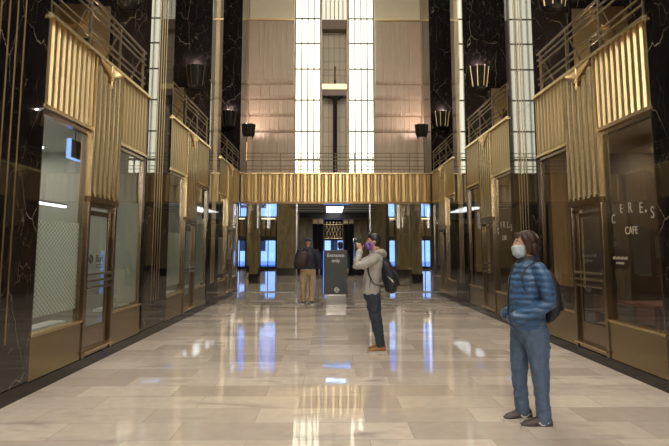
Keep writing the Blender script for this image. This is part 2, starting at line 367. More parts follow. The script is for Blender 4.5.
# ------------------------------------------------------------------ side walls
def wx(side, d): return XL-d if side == 'left' else XR+d
def wbox(mb, side, d0, d1, y0, y1, z0, z1): return mb.box(wx(side, d0), wx(side, d1), y0, y1, z0, z1)
PIL = [(4.30, 5.62), (8.82, 10.17), (13.42, 14.78), (18.0, 19.35)]
BAY = [(5.62, 8.82), (10.17, 13.42), (14.78, 18.0)]
ordn = ['nearest', 'second', 'third', 'farthest']
for side in ('left', 'right'):
    for k, (y0, y1) in enumerate(PIL):
        t = thing('marble_pilaster', '%s black marble pilaster on the %s side, %s' % (ordn[k], side, ['at the edge of the picture', 'just past the first shopfront', 'past the second shopfront', 'beside the end of the fluted bridge'][k]), 'pilaster', (wx(side, 0), y0, 0 if k < 3 else 3.15), 0, 'black marble pilasters')
        if k < 3:
            obj('shaft', wbox(MB(), side, 0, .3, y0, y1, 0, 4.15), 'black', t); obj('upper_shaft', wbox(MB(), side, 0, 2.6, y0, y1, 4.155, CEIL-.01), 'black', t)
            obj('foot_block', wbox(MB(), side, -.015, .0, y0, y1, 0, .14), 'plinth', t)
        else:
            obj('shaft', wbox(MB(), side, 0, 2.6, y0, y1, 3.17, CEIL-.01), 'black', t)
            obj('corner_post', wbox(MB(), side, 0, .06, y0, y0+.06, 0, 3.17), 'blackmetal', t)
        if k < 3:
            for s in range(4):
                ys = y0+.48+.13*s
                obj('gold_inlay', wbox(MB(), side, -.004, .004, ys, ys+.016, .6, CEIL-.02), 'bronze', t)
        # thin dark arris strips at both edges
        obj('edge_strip', wbox(MB(), side, -.012, .0, y0, y0+.03, .2 if k < 3 else 3.17, 4.15), 'blackmetal', t)

def flutes(side, y0, y1, z0, z1, n, d0=0., depth=.055, fil=.3, seg=6):
    """vertical concave flutes between narrow fillets, extruded from z0 to z1"""
    p = (y1-y0)/n; pr = []
    for i in range(n):
        a = y0+i*p
        pr += [(a, d0), (a+p*fil, d0)]
        for j in range(1, seg):
            u = j/seg; pr.append((a+p*(fil+(1-fil)*u), d0+depth*math.sin(PI*u)))
    pr.append((y1, d0))
    rings = []
    for z in (z0, z1):
        rings.append([(wx(side, d), y, z) for y, d in pr]+[(wx(side, d0+depth+.04), y1, z), (wx(side, d0+depth+.04), y0, z)])
    return MB().rings(rings)

def emblem(mb, side, yc, zt):
    # spread wings under the cap rail, a staff with a disc in the middle
    for s in (-1, 1):
        for j in range(8):
            y = yc+s*(.035+j*.042); h = .17-.017*j
            mb.tube((wx(side, -.045), y-s*.05, zt-h), (wx(side, -.035), y+s*.02, zt-.005), .017, 6, .012)
    mb.tube((wx(side, -.02), yc, zt-.11), (wx(side, -.07), yc, zt-.11), .042, 12)
    mb.tube((wx(side, -.05), yc, zt-.30), (wx(side, -.05), yc, zt), .014, 8)
    mb.ball((wx(side, -.05), yc, zt-.20), .03, 10, 6)
    mb.ball((wx(side, -.05), yc, zt-.29), (.022, .022, .035), 10, 6)
    return mb

where = {('left', 0): 'over the nearest left shopfront', ('left', 1): 'over the middle left shopfront', ('left', 2): 'over the farthest left shopfront by the bridge',
         ('right', 0): 'over the cafe front at right', ('right', 1): 'over the middle right shopfront', ('right', 2): 'over the farthest right shopfront by the bridge'}
wn = dn = 0
for side in ('left', 'right'):
    sg = -1 if side == 'left' else 1
    for k, (y0, y1) in enumerate(BAY):
        L = y1-y0; a = y0+1.14; b = y0+2.04; pl = where[(side, k)]
        # fascia
        t = thing('bronze_fascia', 'fluted bronze T-shaped fascia panel '+pl, 'wall panel', (wx(side, 0), y0, 2.2), 0, 'fluted bronze fascias')
        obj('fluted_panel', flutes(side, y0, a, 3.17, 4.17, 9), 'bronze', t)
        obj('fluted_panel', flutes(side, b, y1, 3.17, 4.17, 9), 'bronze', t)
        obj('fluted_stem', flutes(side, a, b, 2.24, 4.17, 6, -.03, .055, .3), 'bronze_lt', t)
        m = MB()
        for j in range(6):
            yy = a+(b-a)*(j+.65)/6; m.ball((wx(side, -.0), yy, 2.26), (.03, .05, .04), 10, 6)
        wbox(m, side, -.04, .05, a, b, 2.16, 2.24)
        obj('scalloped_foot', m, 'bronze_dk', t)
        obj('cap_rail', wbox(wbox(MB(), side, -.05, .12, y0, y1, 4.17, 4.21), side, -.02, .1, y0, y1, 4.21, 4.24), 'bronze_lt', t)
        for q0, q1 in ((y0, a), (b, y1)): obj('head_moulding', wbox(MB(), side, -.015, .09, q0, q1, 3.12, 3.165), 'bronze_lt', t)
        we = obj('wing_emblem', emblem(MB(), side, (a+b)/2, 4.17), 'gold', t)
        yc = (a+b)/2
        obj('backing_plate', MB().rings([[(wx(side, d), yc+yy, zz) for yy, zz in ((-.42, 4.17), (-.38, 4.12), (-.06, 3.96), (0, 3.90), (.06, 3.96), (.38, 4.12), (.42, 4.17))] for d in (-.032, .0)]), 'bronze_dk', we)
        struct('floor_balcony_%s_%d' % (side, k+1), wbox(MB(), side, .13, 2.6, y0, y1, 3.3, 4.15), 'brownp')
        # windows
        for (w0, w1, near) in ((y0, a, True), (b, y1, False)):
            wn += 1
            w = setroot('window_%d' % wn, (wx(side, .05), w0, .2))
            cafe = side == 'right'
            obj('pane', wbox(MB(), side, .05, .06, w0+.05, w1-.05, .64, 3.11), 'cafeglass' if cafe else 'glass', w)
            obj('window_frame', wbox(wbox(wbox(MB(), side, .02, .1, w0, w0+.05, .6, 3.11), side, .02, .1, w1-.05, w1, .6, 3.11), side, .02, .1, w0+.05, w1-.05, 3.06, 3.11), 'frame', w)
            obj('window_sill', wbox(MB(), side, -.012, .12, w0, w1, .592, .622), 'bronze_lt', w, bevel=.006)
            obj('base_panel', wbox(MB(), side, .0, .1, w0, w1, .13, .585), 'basepan', w)
            if not cafe: obj('inner_ledge', wbox(MB(), side, .13, .34, w0+.15, w1-.15, .60, .64), 'white', w)
            if not cafe:
                f = wbox(MB(), side, .075, .08, w0+.05, w1-.05, .78 if near else .66, 1.87 if near else 2.3)
                obj('frosted_film', f, 'lattice' if near and k == 0 else 'film', w)
            if cafe and not near:
                cu = thing('window_curtain', 'golden brown backing curtain %s' % ['in the window left of the cafe door', 'in the far window of the middle right shop', 'in the farthest right shop window'][k], 'curtain', (wx(side, .15), w0, .95), 0, 'gold window backings')
                obj('curtain_cloth', flutes(side, w0+.06, w1-.2, .95, 3.05, 14, .13, .03), 'goldwall', cu); obj('rod', MB().tube((wx(side, .15), w0+.04, 3.07), (wx(side, .15), w1-.18, 3.07), .015, 8), 'bronze_dk', cu)
            if cafe and near and k < 2:
                lets = [('C', .98, 1.92, .17), ('E', .79, 2.04, .16), ('R', .60, 2.04, .19), ('E', .38, 2.02, .19), ('S', .17, 1.95, .2)]
                for ch, dy, z, sz in lets: text('lettering', ch, sz, (wx(side, .045), y0+dy, z), RM(ROT_R), 'cream', w, sx=.75)
                text('lettering', 'CAFE', .135, (wx(side, .045), y0+.60, 1.76), RM(ROT_R), 'cream', w, sx=.85)
                if k == 0:
                    m = MB()
                    for j in range(11): wbox(m, side, .044, .046, y0+.72+j*.03, y0+.72+j*.03+.018, 1.405, 1.405+.03+.012*(j % 3 == 0))
                    for j in range(6): wbox(m, side, .044, .046, y0+.80+j*.03, y0+.80+j*.03+.018, 1.345, 1.345+.028)
                    obj('small_print', m, 'cream', w)
                for dy in (.06, .29):
                    obj('lettering', MB().ball((wx(side, .045), y0+dy, 1.98), (.004, .012, .018), 8, 6), 'cream', w)
        # door
        dn += 1
        d = setroot('door_%d' % dn, (wx(side, .05), a, .18))
        m = MB(); wbox(m, side, -.02, .1, a, a+.06, .13, 2.16); wbox(m, side, -.02, .1, b-.06, b, .13, 2.16); wbox(m, side, -.0, .1, a+.06, b-.06, 2.1, 2.16)
        wbox(m, side, .0, .1, a+.06, b-.06, .13, .185)
        obj('door_frame', m, 'frame', d, bevel=.006)
        m = MB(); wbox(m, side, .03, .07, a+.08, a+.15, .22, 2.06); wbox(m, side, .03, .07, b-.15, b-.08, .22, 2.06)
        wbox(m, side, .03, .07, a+.15, b-.15, 1.99, 2.06); wbox(m, side, .03, .07, a+.15, b-.15, .22, .5)
        obj('door_leaf', m, 'frame', d, bevel=.005)
        obj('pane', wbox(MB(), side, .045, .055, a+.15, b-.15, .5, 1.99), 'cafeglass' if side == 'right' else 'glass', d)
        if side == 'left':
            obj('frosted_film', wbox(MB(), side, .06, .064, a+.15, b-.15, 1.22, 1.93), 'film', d)
        for z in (1.02, 1.11, 1.20):
            obj('push_bar', wbox(MB(), side, -.03, .02, a+.07, b-.07, z-.014, z+.014), 'frame', d, bevel=.005)
        obj('threshold', wbox(MB(), side, -.045, .1, a+.02, b-.02, .185, .21), 'bronze_lt', d)
        if side == 'left' and k == 0:
            text('lettering', 'Burl', .15, (wx(side, .035), a+.50, 1.40), RM(ROT_L), 'dklet', d, sx=.9)
            ring = MB()
            for i in range(20):
                u, v = 2*PI*i/20, 2*PI*(i+1)/20
                ring.tube((wx(side, .036), a+.25+.045*math.cos(u), 1.40+.055*math.sin(u)), (wx(side, .036), a+.25+.045*math.cos(v), 1.40+.055*math.sin(v)), .009, 5)
            ring.tube((wx(side, .036), a+.235, 1.36), (wx(side, .036), a+.265, 1.45), .008, 5)
            obj('logo', ring, 'dklet', d)
            m = MB()
            for z in (1.31, 1.275):
                for j in range(7): wbox(m, side, .034, .036, a+.40+j*.03, a+.40+j*.03+.02, z, z+.014)
            obj('small_print', m, 'dklet', d)
        # plinth under the shopfront
        struct('baseboard_%s_%d' % (side, k+1), wbox(MB(), side, -.015, .3, y0, y1, 0, .125), 'plinth')
        # railing on the balcony edge
        r = thing('balcony_railing', 'slim bronze balcony railing with five rails '+pl, 'railing', (wx(side, .05), y0, 4.24), 0, 'balcony railings')
        for z in (4.95, 4.84, 4.74, 4.50, 4.40):
            obj('rail', MB().tube((wx(side, .03), y0+.02, z), (wx(side, .03), y1-.12, z), .014 if z < 4.9 else .02, 8), 'railm', r, smooth=True)
        for i in range(4):
            yy = y0+.06+i*(L-.3)/3
            obj('post', wbox(MB(), side, .015, .045, yy-.018, yy+.018, 4.24, 4.97), 'railm', r)
            if i < 3 or True:
                obj('brace', MB().tube((wx(side, .05), yy+.01, 4.86), (wx(side, .38), yy+.01, 4.17), .014, 6), 'railm', r, smooth=True)
    # wall sconces on the pilaster faces turned to the room's entrance
    for k, (yp, d0) in enumerate(((8.82, .1), (13.42, .1), (18.0, .1))):
        nm = ['above the nearest balcony', 'above the middle balcony', 'above the balcony by the bridge'][k]
        t = thing('uplight_sconce', 'dark finned uplight sconce on %s black marble, %s' % (side, nm), 'wall lamp', (wx(side, .42), yp, 5.85), 0, 'balcony uplight sconces')
        xc = wx(side, .40); yp -= .015
        rs = []
        for z, r in ((5.82, .12), (5.88, .19), (6.42, .27)):
            rs.append([(xc+r*math.cos(u), yp-r*.9*math.sin(u), z) for u in [PI*i/8 for i in range(9)]])
        obj('bowl', MB().rings(rs), 'blackmetal', t)
        for i in (1, 3, 5, 7):
            u = PI*i/8; m = MB()
            m.tube((xc+.20*math.cos(u), yp-.20*.9*math.sin(u), 5.88), (xc+.275*math.cos(u), yp-.275*.9*math.sin(u), 6.44), .011, 6)
            obj('fin', m, 'bronze', t)
        obj('lamp', MB().ball((xc, yp-.08, 6.425), (.05, .04, .012), 10, 6), emi('sconce_lamp', (1, .86, .86), 10) if (side, k) == ('left', 0) else bpy.data.materials['sconce_lamp'], t)
        ld = bpy.data.lights.new('sconce_light', 'POINT'); ld.energy = 9; ld.color = (1, .84, .86); ld.shadow_soft_size = .02
        lo = bpy.data.objects.new('sconce_light', ld); lo.location = (xc, yp-.07, 6.47); C.objects.link(lo)
    # bronze screens at the backs of the balconies
    for k, yp in enumerate((8.74, 13.34)):
        xa, xb = wx(side, .70), wx(side, 1.68)
        t = thing('bronze_screen', 'tall bronze doorway screen standing on the %s %s balcony' % (['near', 'middle'][k], side), 'screen', ((xa+xb)/2, yp, 4.15), 0, 'balcony doorway screens')
        m = MB()
        s0, s1 = sorted((xa, xb))
        # panel with a lower opening toward the hall side
        m.box(s0, s1, yp-.03, yp, 5.25, 5.82).box(s0, s0+.28 if side == 'right' else s0+.45, yp-.03, yp, 4.15, 5.25).box(s1-(.45 if side == 'right' else .28), s1, yp-.03, yp, 4.15, 5.25)
        obj('panel', m, 'bronze', t)
        n = 7; m = MB()
        for i in range(n): m.tube((s1-.04-.06*i if side == 'right' else s0+.04+.06*i, yp-.04, 4.15), (s1-.04-.06*i if side == 'right' else s0+.04+.06*i, yp-.04, 5.25), .02, 6)
        obj('reeding', m, 'bronze_lt', t)
        xs = s0+.35 if side == 'right' else s1-.35
        m = MB().rings([[(xs+(.25 if side == 'right' else -.25)+.28*math.cos(u), yp-.12, 5.82-.38*math.sin(u)) for u in [PI*i/10 for i in range(11)]],
                        [(xs+(.25 if side == 'right' else -.25)+.28*math.cos(u), yp-.03, 5.82-.38*math.sin(u)) for u in [PI*i/10 for i in range(11)]]])
        obj('arch_shadow', m, 'bronze_dk', t)  # dark half-round shaped as the arched shadow from the sconce light
        ld = bpy.data.lights.new('screen_fill_light', 'POINT'); ld.energy = 70; ld.color = (1, .78, .5); ld.shadow_soft_size = .08  # point light without a fixture, added to brighten the bronze screen
        lo = bpy.data.objects.new('screen_fill_light', ld); lo.location = ((xa+xb)/2, yp-.9, 4.35); C.objects.link(lo)

# ------------------------------------------------------------------ shops behind the glass
def room(name, side, y0, y1, depth, mat, zc=3.2, fl='floor'):
    m = MB(); y0 += .14; y1 -= .14; wbox(m, side, depth, depth+.1, y0, y1, 0, zc); wbox(m, side, .13, depth, y0, y0+.05, 0, zc); wbox(m, side, .13, depth, y1-.05, y1, 0, zc)
    return struct(name, m, mat)
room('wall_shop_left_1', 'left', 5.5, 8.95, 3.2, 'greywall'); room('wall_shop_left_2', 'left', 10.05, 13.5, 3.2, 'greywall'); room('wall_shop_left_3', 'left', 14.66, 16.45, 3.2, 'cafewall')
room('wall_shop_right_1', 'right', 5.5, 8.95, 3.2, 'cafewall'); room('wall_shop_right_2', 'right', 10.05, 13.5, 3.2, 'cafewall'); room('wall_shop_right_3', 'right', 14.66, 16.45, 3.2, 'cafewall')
for sd in ('left', 'right'):
    for k, (q0, q1) in enumerate(((5.64, 8.81), (10.19, 13.41), (14.8, 17.98))): struct('ceiling_shop_%s_%d' % (sd, k+1), wbox(MB(), sd, .12, 3.3, q0, q1, 3.2, 3.28), 'white' if sd == 'left' else 'cafeceil')
for i, (x, y, e, mt) in enumerate(((-4.6, 6.3, 0, 'lampshop'), (-4.9, 7.9, 0, 'lampshop'), (-4.9, 11.5, 0, 'lampshop'))):
    t = thing('ceiling_light', ['recessed square light in the nearest left shop, close to the glass', 'recessed square light at the back of the nearest left shop', 'recessed square light in the middle left shop'][i], 'ceiling light', (x, y, 3.14))
    obj('light_frame', MB().box(x-.32, x+.32, y-.32, y+.32, 3.17, 3.2), 'white', t); obj('diffuser', MB().box(x-.27, x+.27, y-.27, y+.27, 3.15, 3.17), mt, t)
for i, (x, y) in enumerate(((4.9, 6.1), (5.6, 8.3), (5.0, 11.0), (5.0, 12.9))):
    t = thing('downlight', 'round warm ceiling light in the %s' % ['right cafe, nearest the glass', 'right cafe, toward its back', 'middle right shop, nearer one', 'middle right shop, farther one'][i], 'ceiling light', (x, y, 3.16))
    obj('diffuser', MB().tube((x, y, 3.16), (x, y, 3.18), .11, 16), 'lampcafe', t); obj('trim_ring', MB().tube((x, y, 3.18), (x, y, 3.2), .14, 16), 'bronze_dk', t)
for i, (x, y) in enumerate(((5.3, 7.4), (5.3, 11.8))):
    t = thing('pendant_lamp', ['small warm pendant lamp hanging in the right cafe', 'small warm pendant lamp hanging in the middle right shop'][i], 'pendant lamp', (x, y, 2.6))
    obj('cord', MB().tube((x, y, 2.72), (x, y, 3.2), .006, 6), 'blackmetal', t)
    obj('lamp_shade', MB().rings([[(x+r*math.cos(2*PI*j/14), y+r*math.sin(2*PI*j/14), z) for j in range(14)] for r, z in ((.14, 2.58), (.05, 2.72))], cap=False), 'bronze_dk', t)
    obj('bulb', MB().ball((x, y, 2.61), .04), 'lampwarm', t)
    ld = bpy.data.lights.new('cafe_fill_light', 'POINT'); ld.energy = 22; ld.color = (1, .85, .65); ld.shadow_soft_size = .06  # bare point light added below the pendant to brighten the shop ceiling
    lo = bpy.data.objects.new('cafe_fill_light', ld); lo.location = (x, y, 2.5); C.objects.link(lo)
# blue-edged hanging sign and counter in the first shop
t = thing('hanging_sign', 'dark square sign with blue lit edges hanging behind nearest left window', 'sign', (-3.6, 7.14, 2.8))
obj('sign_board', MB().box(-3.62, -3.58, 6.98, 7.30, 2.80, 3.06), 'kiosk', t)
obj('light_edge', MB().box(-3.63, -3.57, 6.965, 6.98, 2.80, 3.06), 'signblue', t); obj('light_edge', MB().box(-3.63, -3.57, 6.965, 7.30, 2.785, 2.80), 'signblue', t)
obj('hanger', MB().tube((-3.6, 7.14, 3.06), (-3.6, 7.14, 3.2), .01, 6), 'steel', t)
t = thing('light_tube', 'long cool white light tube low behind the nearest left window', 'light', (-4.3, 7.6, 2.2))
obj('tube_lamp', MB().box(-4.32, -4.27, 7.3, 8.3, 2.2, 2.23), 'lamptube', t); obj('housing', MB().box(-4.33, -4.26, 7.3, 8.3, 2.23, 2.26), 'steel', t)
t = thing('reception_counter', 'white reception counter behind the frosted left windows', 'counter', (-5.2, 7.2, 0))
obj('body', MB().box(-5.5, -4.9, 6.3, 8.2, 0, 1.0), 'white', t); obj('counter_top', MB().box(-5.55, -4.83, 6.25, 8.25, 1.0, 1.04), 'greywall', t)
for i, (x, y) in enumerate(((4.7, 6.35), (4.75, 7.5))):
    t = thing('cafe_table', ['low reddish wooden table nearest in the right cafe', 'low reddish wooden table behind the cafe door'][i], 'table', (x, y, 0), 0, 'cafe tables')
    obj('table_top', MB().box(x-.38, x+.38, y-.38, y+.38, .71, .75), 'cafewood', t, bevel=.01)
    obj('pedestal', MB().tube((x, y, .03), (x, y, .71), .035, 10), 'blackmetal', t); obj('base_plate', MB().tube((x, y, 0), (x, y, .03), .22, 16), 'blackmetal', t)
    for j, s in enumerate((-1, 1)):
        cx, cy = x, y+s*.0; cx = x+.62 if s > 0 else x-.62
        c = thing('cafe_chair', 'reddish wooden chair at the %s cafe table, on its %s side' % (['near', 'far'][i], 'back' if s > 0 else 'window'), 'chair', (cx, cy, 0), 0, 'cafe chairs')
        obj('seat', MB().box(cx-.2, cx+.2, cy-.2, cy+.2, .43, .46), 'cafewood', c, bevel=.01)
        bx = cx+s*.18
        obj('backrest', MB().box(bx-.015, bx+.015, cy-.19, cy+.19, .62, .86), 'cafewood', c, bevel=.008)
        for p in (-.17, .17):
            for q in (-.17, .17):
                obj('leg', MB().box(cx+p-.018, cx+p+.018, cy+q-.018, cy+q+.018, 0, .86 if p*s > 0 else .43), 'cafewood', c)

# ------------------------------------------------------------------ bridge
t = thing('footbridge', 'fluted bronze footbridge spanning the hall in front of the lit wall', 'bridge', (XM, 18.2, 3.15))
n = 27; x0, x1 = XL+.02, XR-.02; p = (x1-x0)/n; pr = []
for i in range(n):
    a = x0+i*p; pr += [(a, 0), (a+p*.3, 0)]
    for j in range(1, 7): u = j/7; pr.append((a+p*(.3+.7*u), .06*math.sin(PI*u)))
pr.append((x1, 0))
obj('fluted_front', MB().rings([[(x, 18.2+d, z) for x, d in pr]+[(x1, 18.32, z), (x0, 18.32, z)] for z in (3.2, 4.2)]), 'bronze', t)
obj('lower_band', MB().box(x0, x1, 18.16, 18.36, 3.13, 3.2), 'bronze_dk', t); obj('cap_rail', MB().box(x0, x1, 18.16, 18.36, 4.2, 4.24), 'bronze_lt', t)
obj('deck', MB().box(x0, x1, 18.36, 20.4, 3.45, 4.0), 'brownp', t)
r = thing('bridge_railing', 'slim five-rail railing along the top of the fluted bridge', 'railing', (XM, 18.3, 4.24))
for z in (4.97, 4.83, 4.70, 4.50, 4.38): obj('rail', MB().tube((x0+.03, 18.26, z), (x1-.03, 18.26, z), .013, 6), 'railm', r)
for i in range(11):
    x = x0+.06+i*(x1-x0-.12)/10; obj('post', MB().box(x-.014, x+.014, 18.25, 18.275, 4.24, 4.98), 'railm', r)
# slim piers with fluted uplight bowls at the bridge ends
for side, xc in (('left', -3.14), ('right', 3.60)):
    t = thing('lamp_pier', 'slim grey pier with dark fluted uplight bowl at the %s end of the bridge' % side, 'lamp', (xc, 19.82, 4.0), 0, 'bridge lamp piers')
    obj('pier', MB().box(xc-.09, xc+.09, 19.7, 19.95, 4.0, 5.9), 'plaster', t)
    rs = [[(xc+r*math.cos(PI/8+PI/4*i), 19.82+r*.8*math.sin(PI/8+PI/4*i), z) for i in range(8)] for z, r in ((5.82, .10), (5.98, .17), (6.42, .21))]
    obj('bowl', MB().rings(rs), 'blackmetal', t)
    for i in range(8):
        u = PI/8+PI/4*i
        obj('fin', MB().tube((xc+.175*math.cos(u), 19.82+.14*math.sin(u), 5.98), (xc+.22*math.cos(u), 19.82+.18*math.sin(u), 6.44), .014, 5), 'bronze_lt', t)
    ld = bpy.data.lights.new('pier_light', 'POINT'); ld.energy = 34; ld.color = (1, .78, .70); ld.shadow_soft_size = .02
    lo = bpy.data.objects.new('pier_light', ld); lo.location = (xc, 19.84, 6.46); C.objects.link(lo)

# ------------------------------------------------------------------ end wall
LCOL = ((-1.45, -.40), (.81, 1.86))
zr = [4.2, 5.22, 6.41, 7.75, 9.1, 10.23, 11.33, 12.5, CEIL]
w = MB().box(-6.1, -1.5, YE+.1, YE+.4, 3.45, CEIL).box(1.91, 6.55, YE+.1, YE+.4, 3.45, CEIL).box(-1.5, 1.91, YE+.55, YE+.85, 3.45, CEIL)
struct('wall_end', w, 'plaster')
for k, (a, b) in enumerate(LCOL):
    t = thing('luminous_column', 'tall glowing gridded glass column, %s of the two on the end wall' % ('left' if k == 0 else 'right'), 'light panel', ((a+b)/2, YE-.1, 4.0), 0, 'luminous columns')
    obj('glass_panel', MB().box(a, b, YE-.1, YE-.06, 4.0, CEIL), 'panel', t)
    m = MB()
    for j in range(5):
        x = a+(b-a)*j/4; m.box(x-.026, x+.026, YE-.15, YE-.1, 4.0, CEIL)
    for z in zr[1:-1]: m.box(a, b, YE-.14, YE-.1, z-.03, z+.03)
    obj('mullion_grid', m, 'mullion', t)
    obj('casing', MB().box(a-.03, a, YE-.16, YE+.1, 4.0, CEIL).box(b, b+.03, YE-.16, YE+.1, 4.0, CEIL), 'plaster_lt', t)
for k, (a, b) in enumerate(((-3.35, -1.49), (1.90, 3.81))):
    sd = 'left' if k == 0 else 'right'
    t = thing('tiered_wall_panel', 'beige reeded wall panel stepping back in tiers, %s of the lit columns' % sd, 'wall panel', ((a+b)/2, YE-.3, 4.2), 0, 'tiered reeded wall panels')
    T = [(4.0, 6.35, .0), (6.35, 7.00, .12), (7.00, 7.68, .24), (7.68, 8.30, .36), (8.30, 11.02, .48)]
    for i, (z0, z1, pj) in enumerate(T):
        yf = YE-.12-pj; c = .16 if i else 0
        rs = []
        for (z, dy) in ([(z0, c), (z0+.04, c*.45), (z0+.1, c*.12), (z0+.18, 0)] if i else [(z0, 0)])+[(z1, 0)]:
            rs.append([(a, yf+dy, z), (b, yf+dy, z), (b, YE+.1, z), (a, YE+.1, z)])
        p_ = obj('tier', MB().rings(rs), 'plaster', t, bevel=.0)
        m = MB()
        for j in range(7):
            x = (a+.46+j*.185) if k == 0 else (b-.46-j*.185)
            m.rings([[(x+.028*math.cos(u), yf+dy-.022*math.sin(u), z) for u in [PI*q/6 for q in range(7)]] for z, dy in ([(z0+.02, c*.7), (z0+.04, c*.45), (z0+.1, c*.12), (z0+.18, 0)] if i else [(z0, 0)])+[(z1-.02, 0)]])
        obj('reeding', m, 'plaster_lt', p_, smooth=False)
    obj('frieze', MB().box(a, b, YE-.5, YE+.1, 11.08, CEIL), 'pale', t)
    obj('shadow_bead', MB().box(a, b, YE-.66, YE+.1, 11.02, 11.08), 'gold', t)
    a2, b2 = (-3.78, -3.35) if k == 0 else (3.81, 4.25)
    obj('side_pier', MB().box(a2, b2, YE-.9, YE+.1, 6.41, CEIL), 'plaster', t)
t = thing('centre_recess', 'recessed gridded bay between the glowing columns with shadow-brown lintel', 'wall niche', (.2, YE, 4.0))
a, b = -.34, .75
obj('grid_back', MB().box(a, b, YE+.3, YE+.34, 4.0, 10.9), 'grid', t)
obj('lintel', MB().box(a, b, YE-.1, YE+.34, 10.88, 11.30), 'brownp', t)  # brown box puts the shadow at the recess head into the colour
obj('reveal', MB().box(a-.0, a+.03, YE-.1, YE+.3, 4.0, 10.88).box(b-.03, b, YE-.1, YE+.3, 4.0, 10.88), 'plaster', t)
obj('soffit', MB().box(a+.03, b-.03, YE-.12, YE+.3, 7.96, 8.22), 'brownp', t)
m = MB().box(a+.03, b-.03, YE-.16, YE+.3, 8.22, 8.44)
obj('gold_ledge', m, 'gold', t)
up = obj('glowing_head', MB().box(a, b, YE-.08, YE-.04, 11.33, CEIL-.02), 'panel_dim', t)
m = MB()
for j in range(7): x = a+(b-a)*j/6; m.box(x-.02, x+.02, YE-.12, YE-.08, 11.33, CEIL-.02)
obj('mullion', m, 'plaster_lt', t)
t = thing('black_column', 'slender black column with a flared capital in the central recess', 'column', (.23, YE-.05, 4.0))
obj('shaft', MB().box(.145, .315, YE-.13, YE+.05, 4.0, 7.86), 'blackmetal', t)
rs = [[(.23+hx*s[0], YE-.04+.1*s[1], z) for s in ((-1, -1), (1, -1), (1, 1), (-1, 1))] for z, hx in ((7.78, .085), (7.84, .12), (7.9, .32), (7.95, .34))]
obj('capital', MB().rings(rs), 'blackmetal', t)
t = thing('finial', 'small dark bronze finial on the gold ledge of the recess', 'ornament', (.23, YE, 8.44))
obj('stem', MB().tube((.23, YE, 8.44), (.23, YE, 9.2), .025, 8), 'bronze_dk', t); obj('collar', MB().ball((.23, YE, 8.62), (.06, .06, .05)), 'bronze_dk', t)
obj('tip', MB().ball((.23, YE, 9.2), (.05, .05, .08)), 'bronze_dk', t)
for z in (9.15,): obj('cross_rail', MB().tube((a+.04, YE+.1, z), (b-.04, YE+.1, z), .012, 6), 'bronze_dk', t)
t = thing('orange_sign', 'small orange lit panel on the wall behind the left end of the bridge', 'sign', (-3.48, YE-.05, 5.1))
obj('sign_face', MB().box(-3.6, -3.37, YE-.12, YE-.09, 5.15, 5.95), 'orange', t); obj('sign_box', MB().box(-3.62, -3.35, YE-.09, YE+.1, 5.13, 5.97), 'blackmetal', t)
struct('trim_3', MB().box(-4.8, -3.37, YE-.08, YE+.09, 4.0, 6.4).box(3.83, 5.2, YE-.08, YE+.09, 4.0, 6.4), 'blackmetal')

# ------------------------------------------------------------------ far lobby beyond the bridge
FZ = 8.4
struct('wall_far_left', MB().box(-9.3, -9.1, 16.5, 38, 0, FZ), 'tan'); struct('wall_aisle_left', MB().box(-9.1, -6.45, 16.45, 16.6, 0, 3.9), 'tan')
struct('wall_far_right', MB().box(9.5, 9.7, 16.5, 38, 0, FZ), 'tan'); struct('wall_aisle_right', MB().box(6.9, 9.5, 16.45, 16.6, 0, 3.9), 'tan')
struct('ceiling_far', MB().box(-9.3, 9.7, YE+.4, 38.2, FZ, FZ+.3), 'brownp')
for i, q in enumerate(((-9.3, -5.82, 16.5, YE+.4), (6.27, 9.7, 16.5, YE+.4), (-5.8, -3.2, 19.36, YE+.4), (3.65, 6.25, 19.36, YE+.4))): struct('ceiling_aisle_%d' % (i+1), MB().box(*q, 3.9, 4.15), 'brownp')
struct('wall_upper_back', MB().box(-9.3, 9.7, YE+.86, YE+1.0, 3.9, FZ), 'tan')
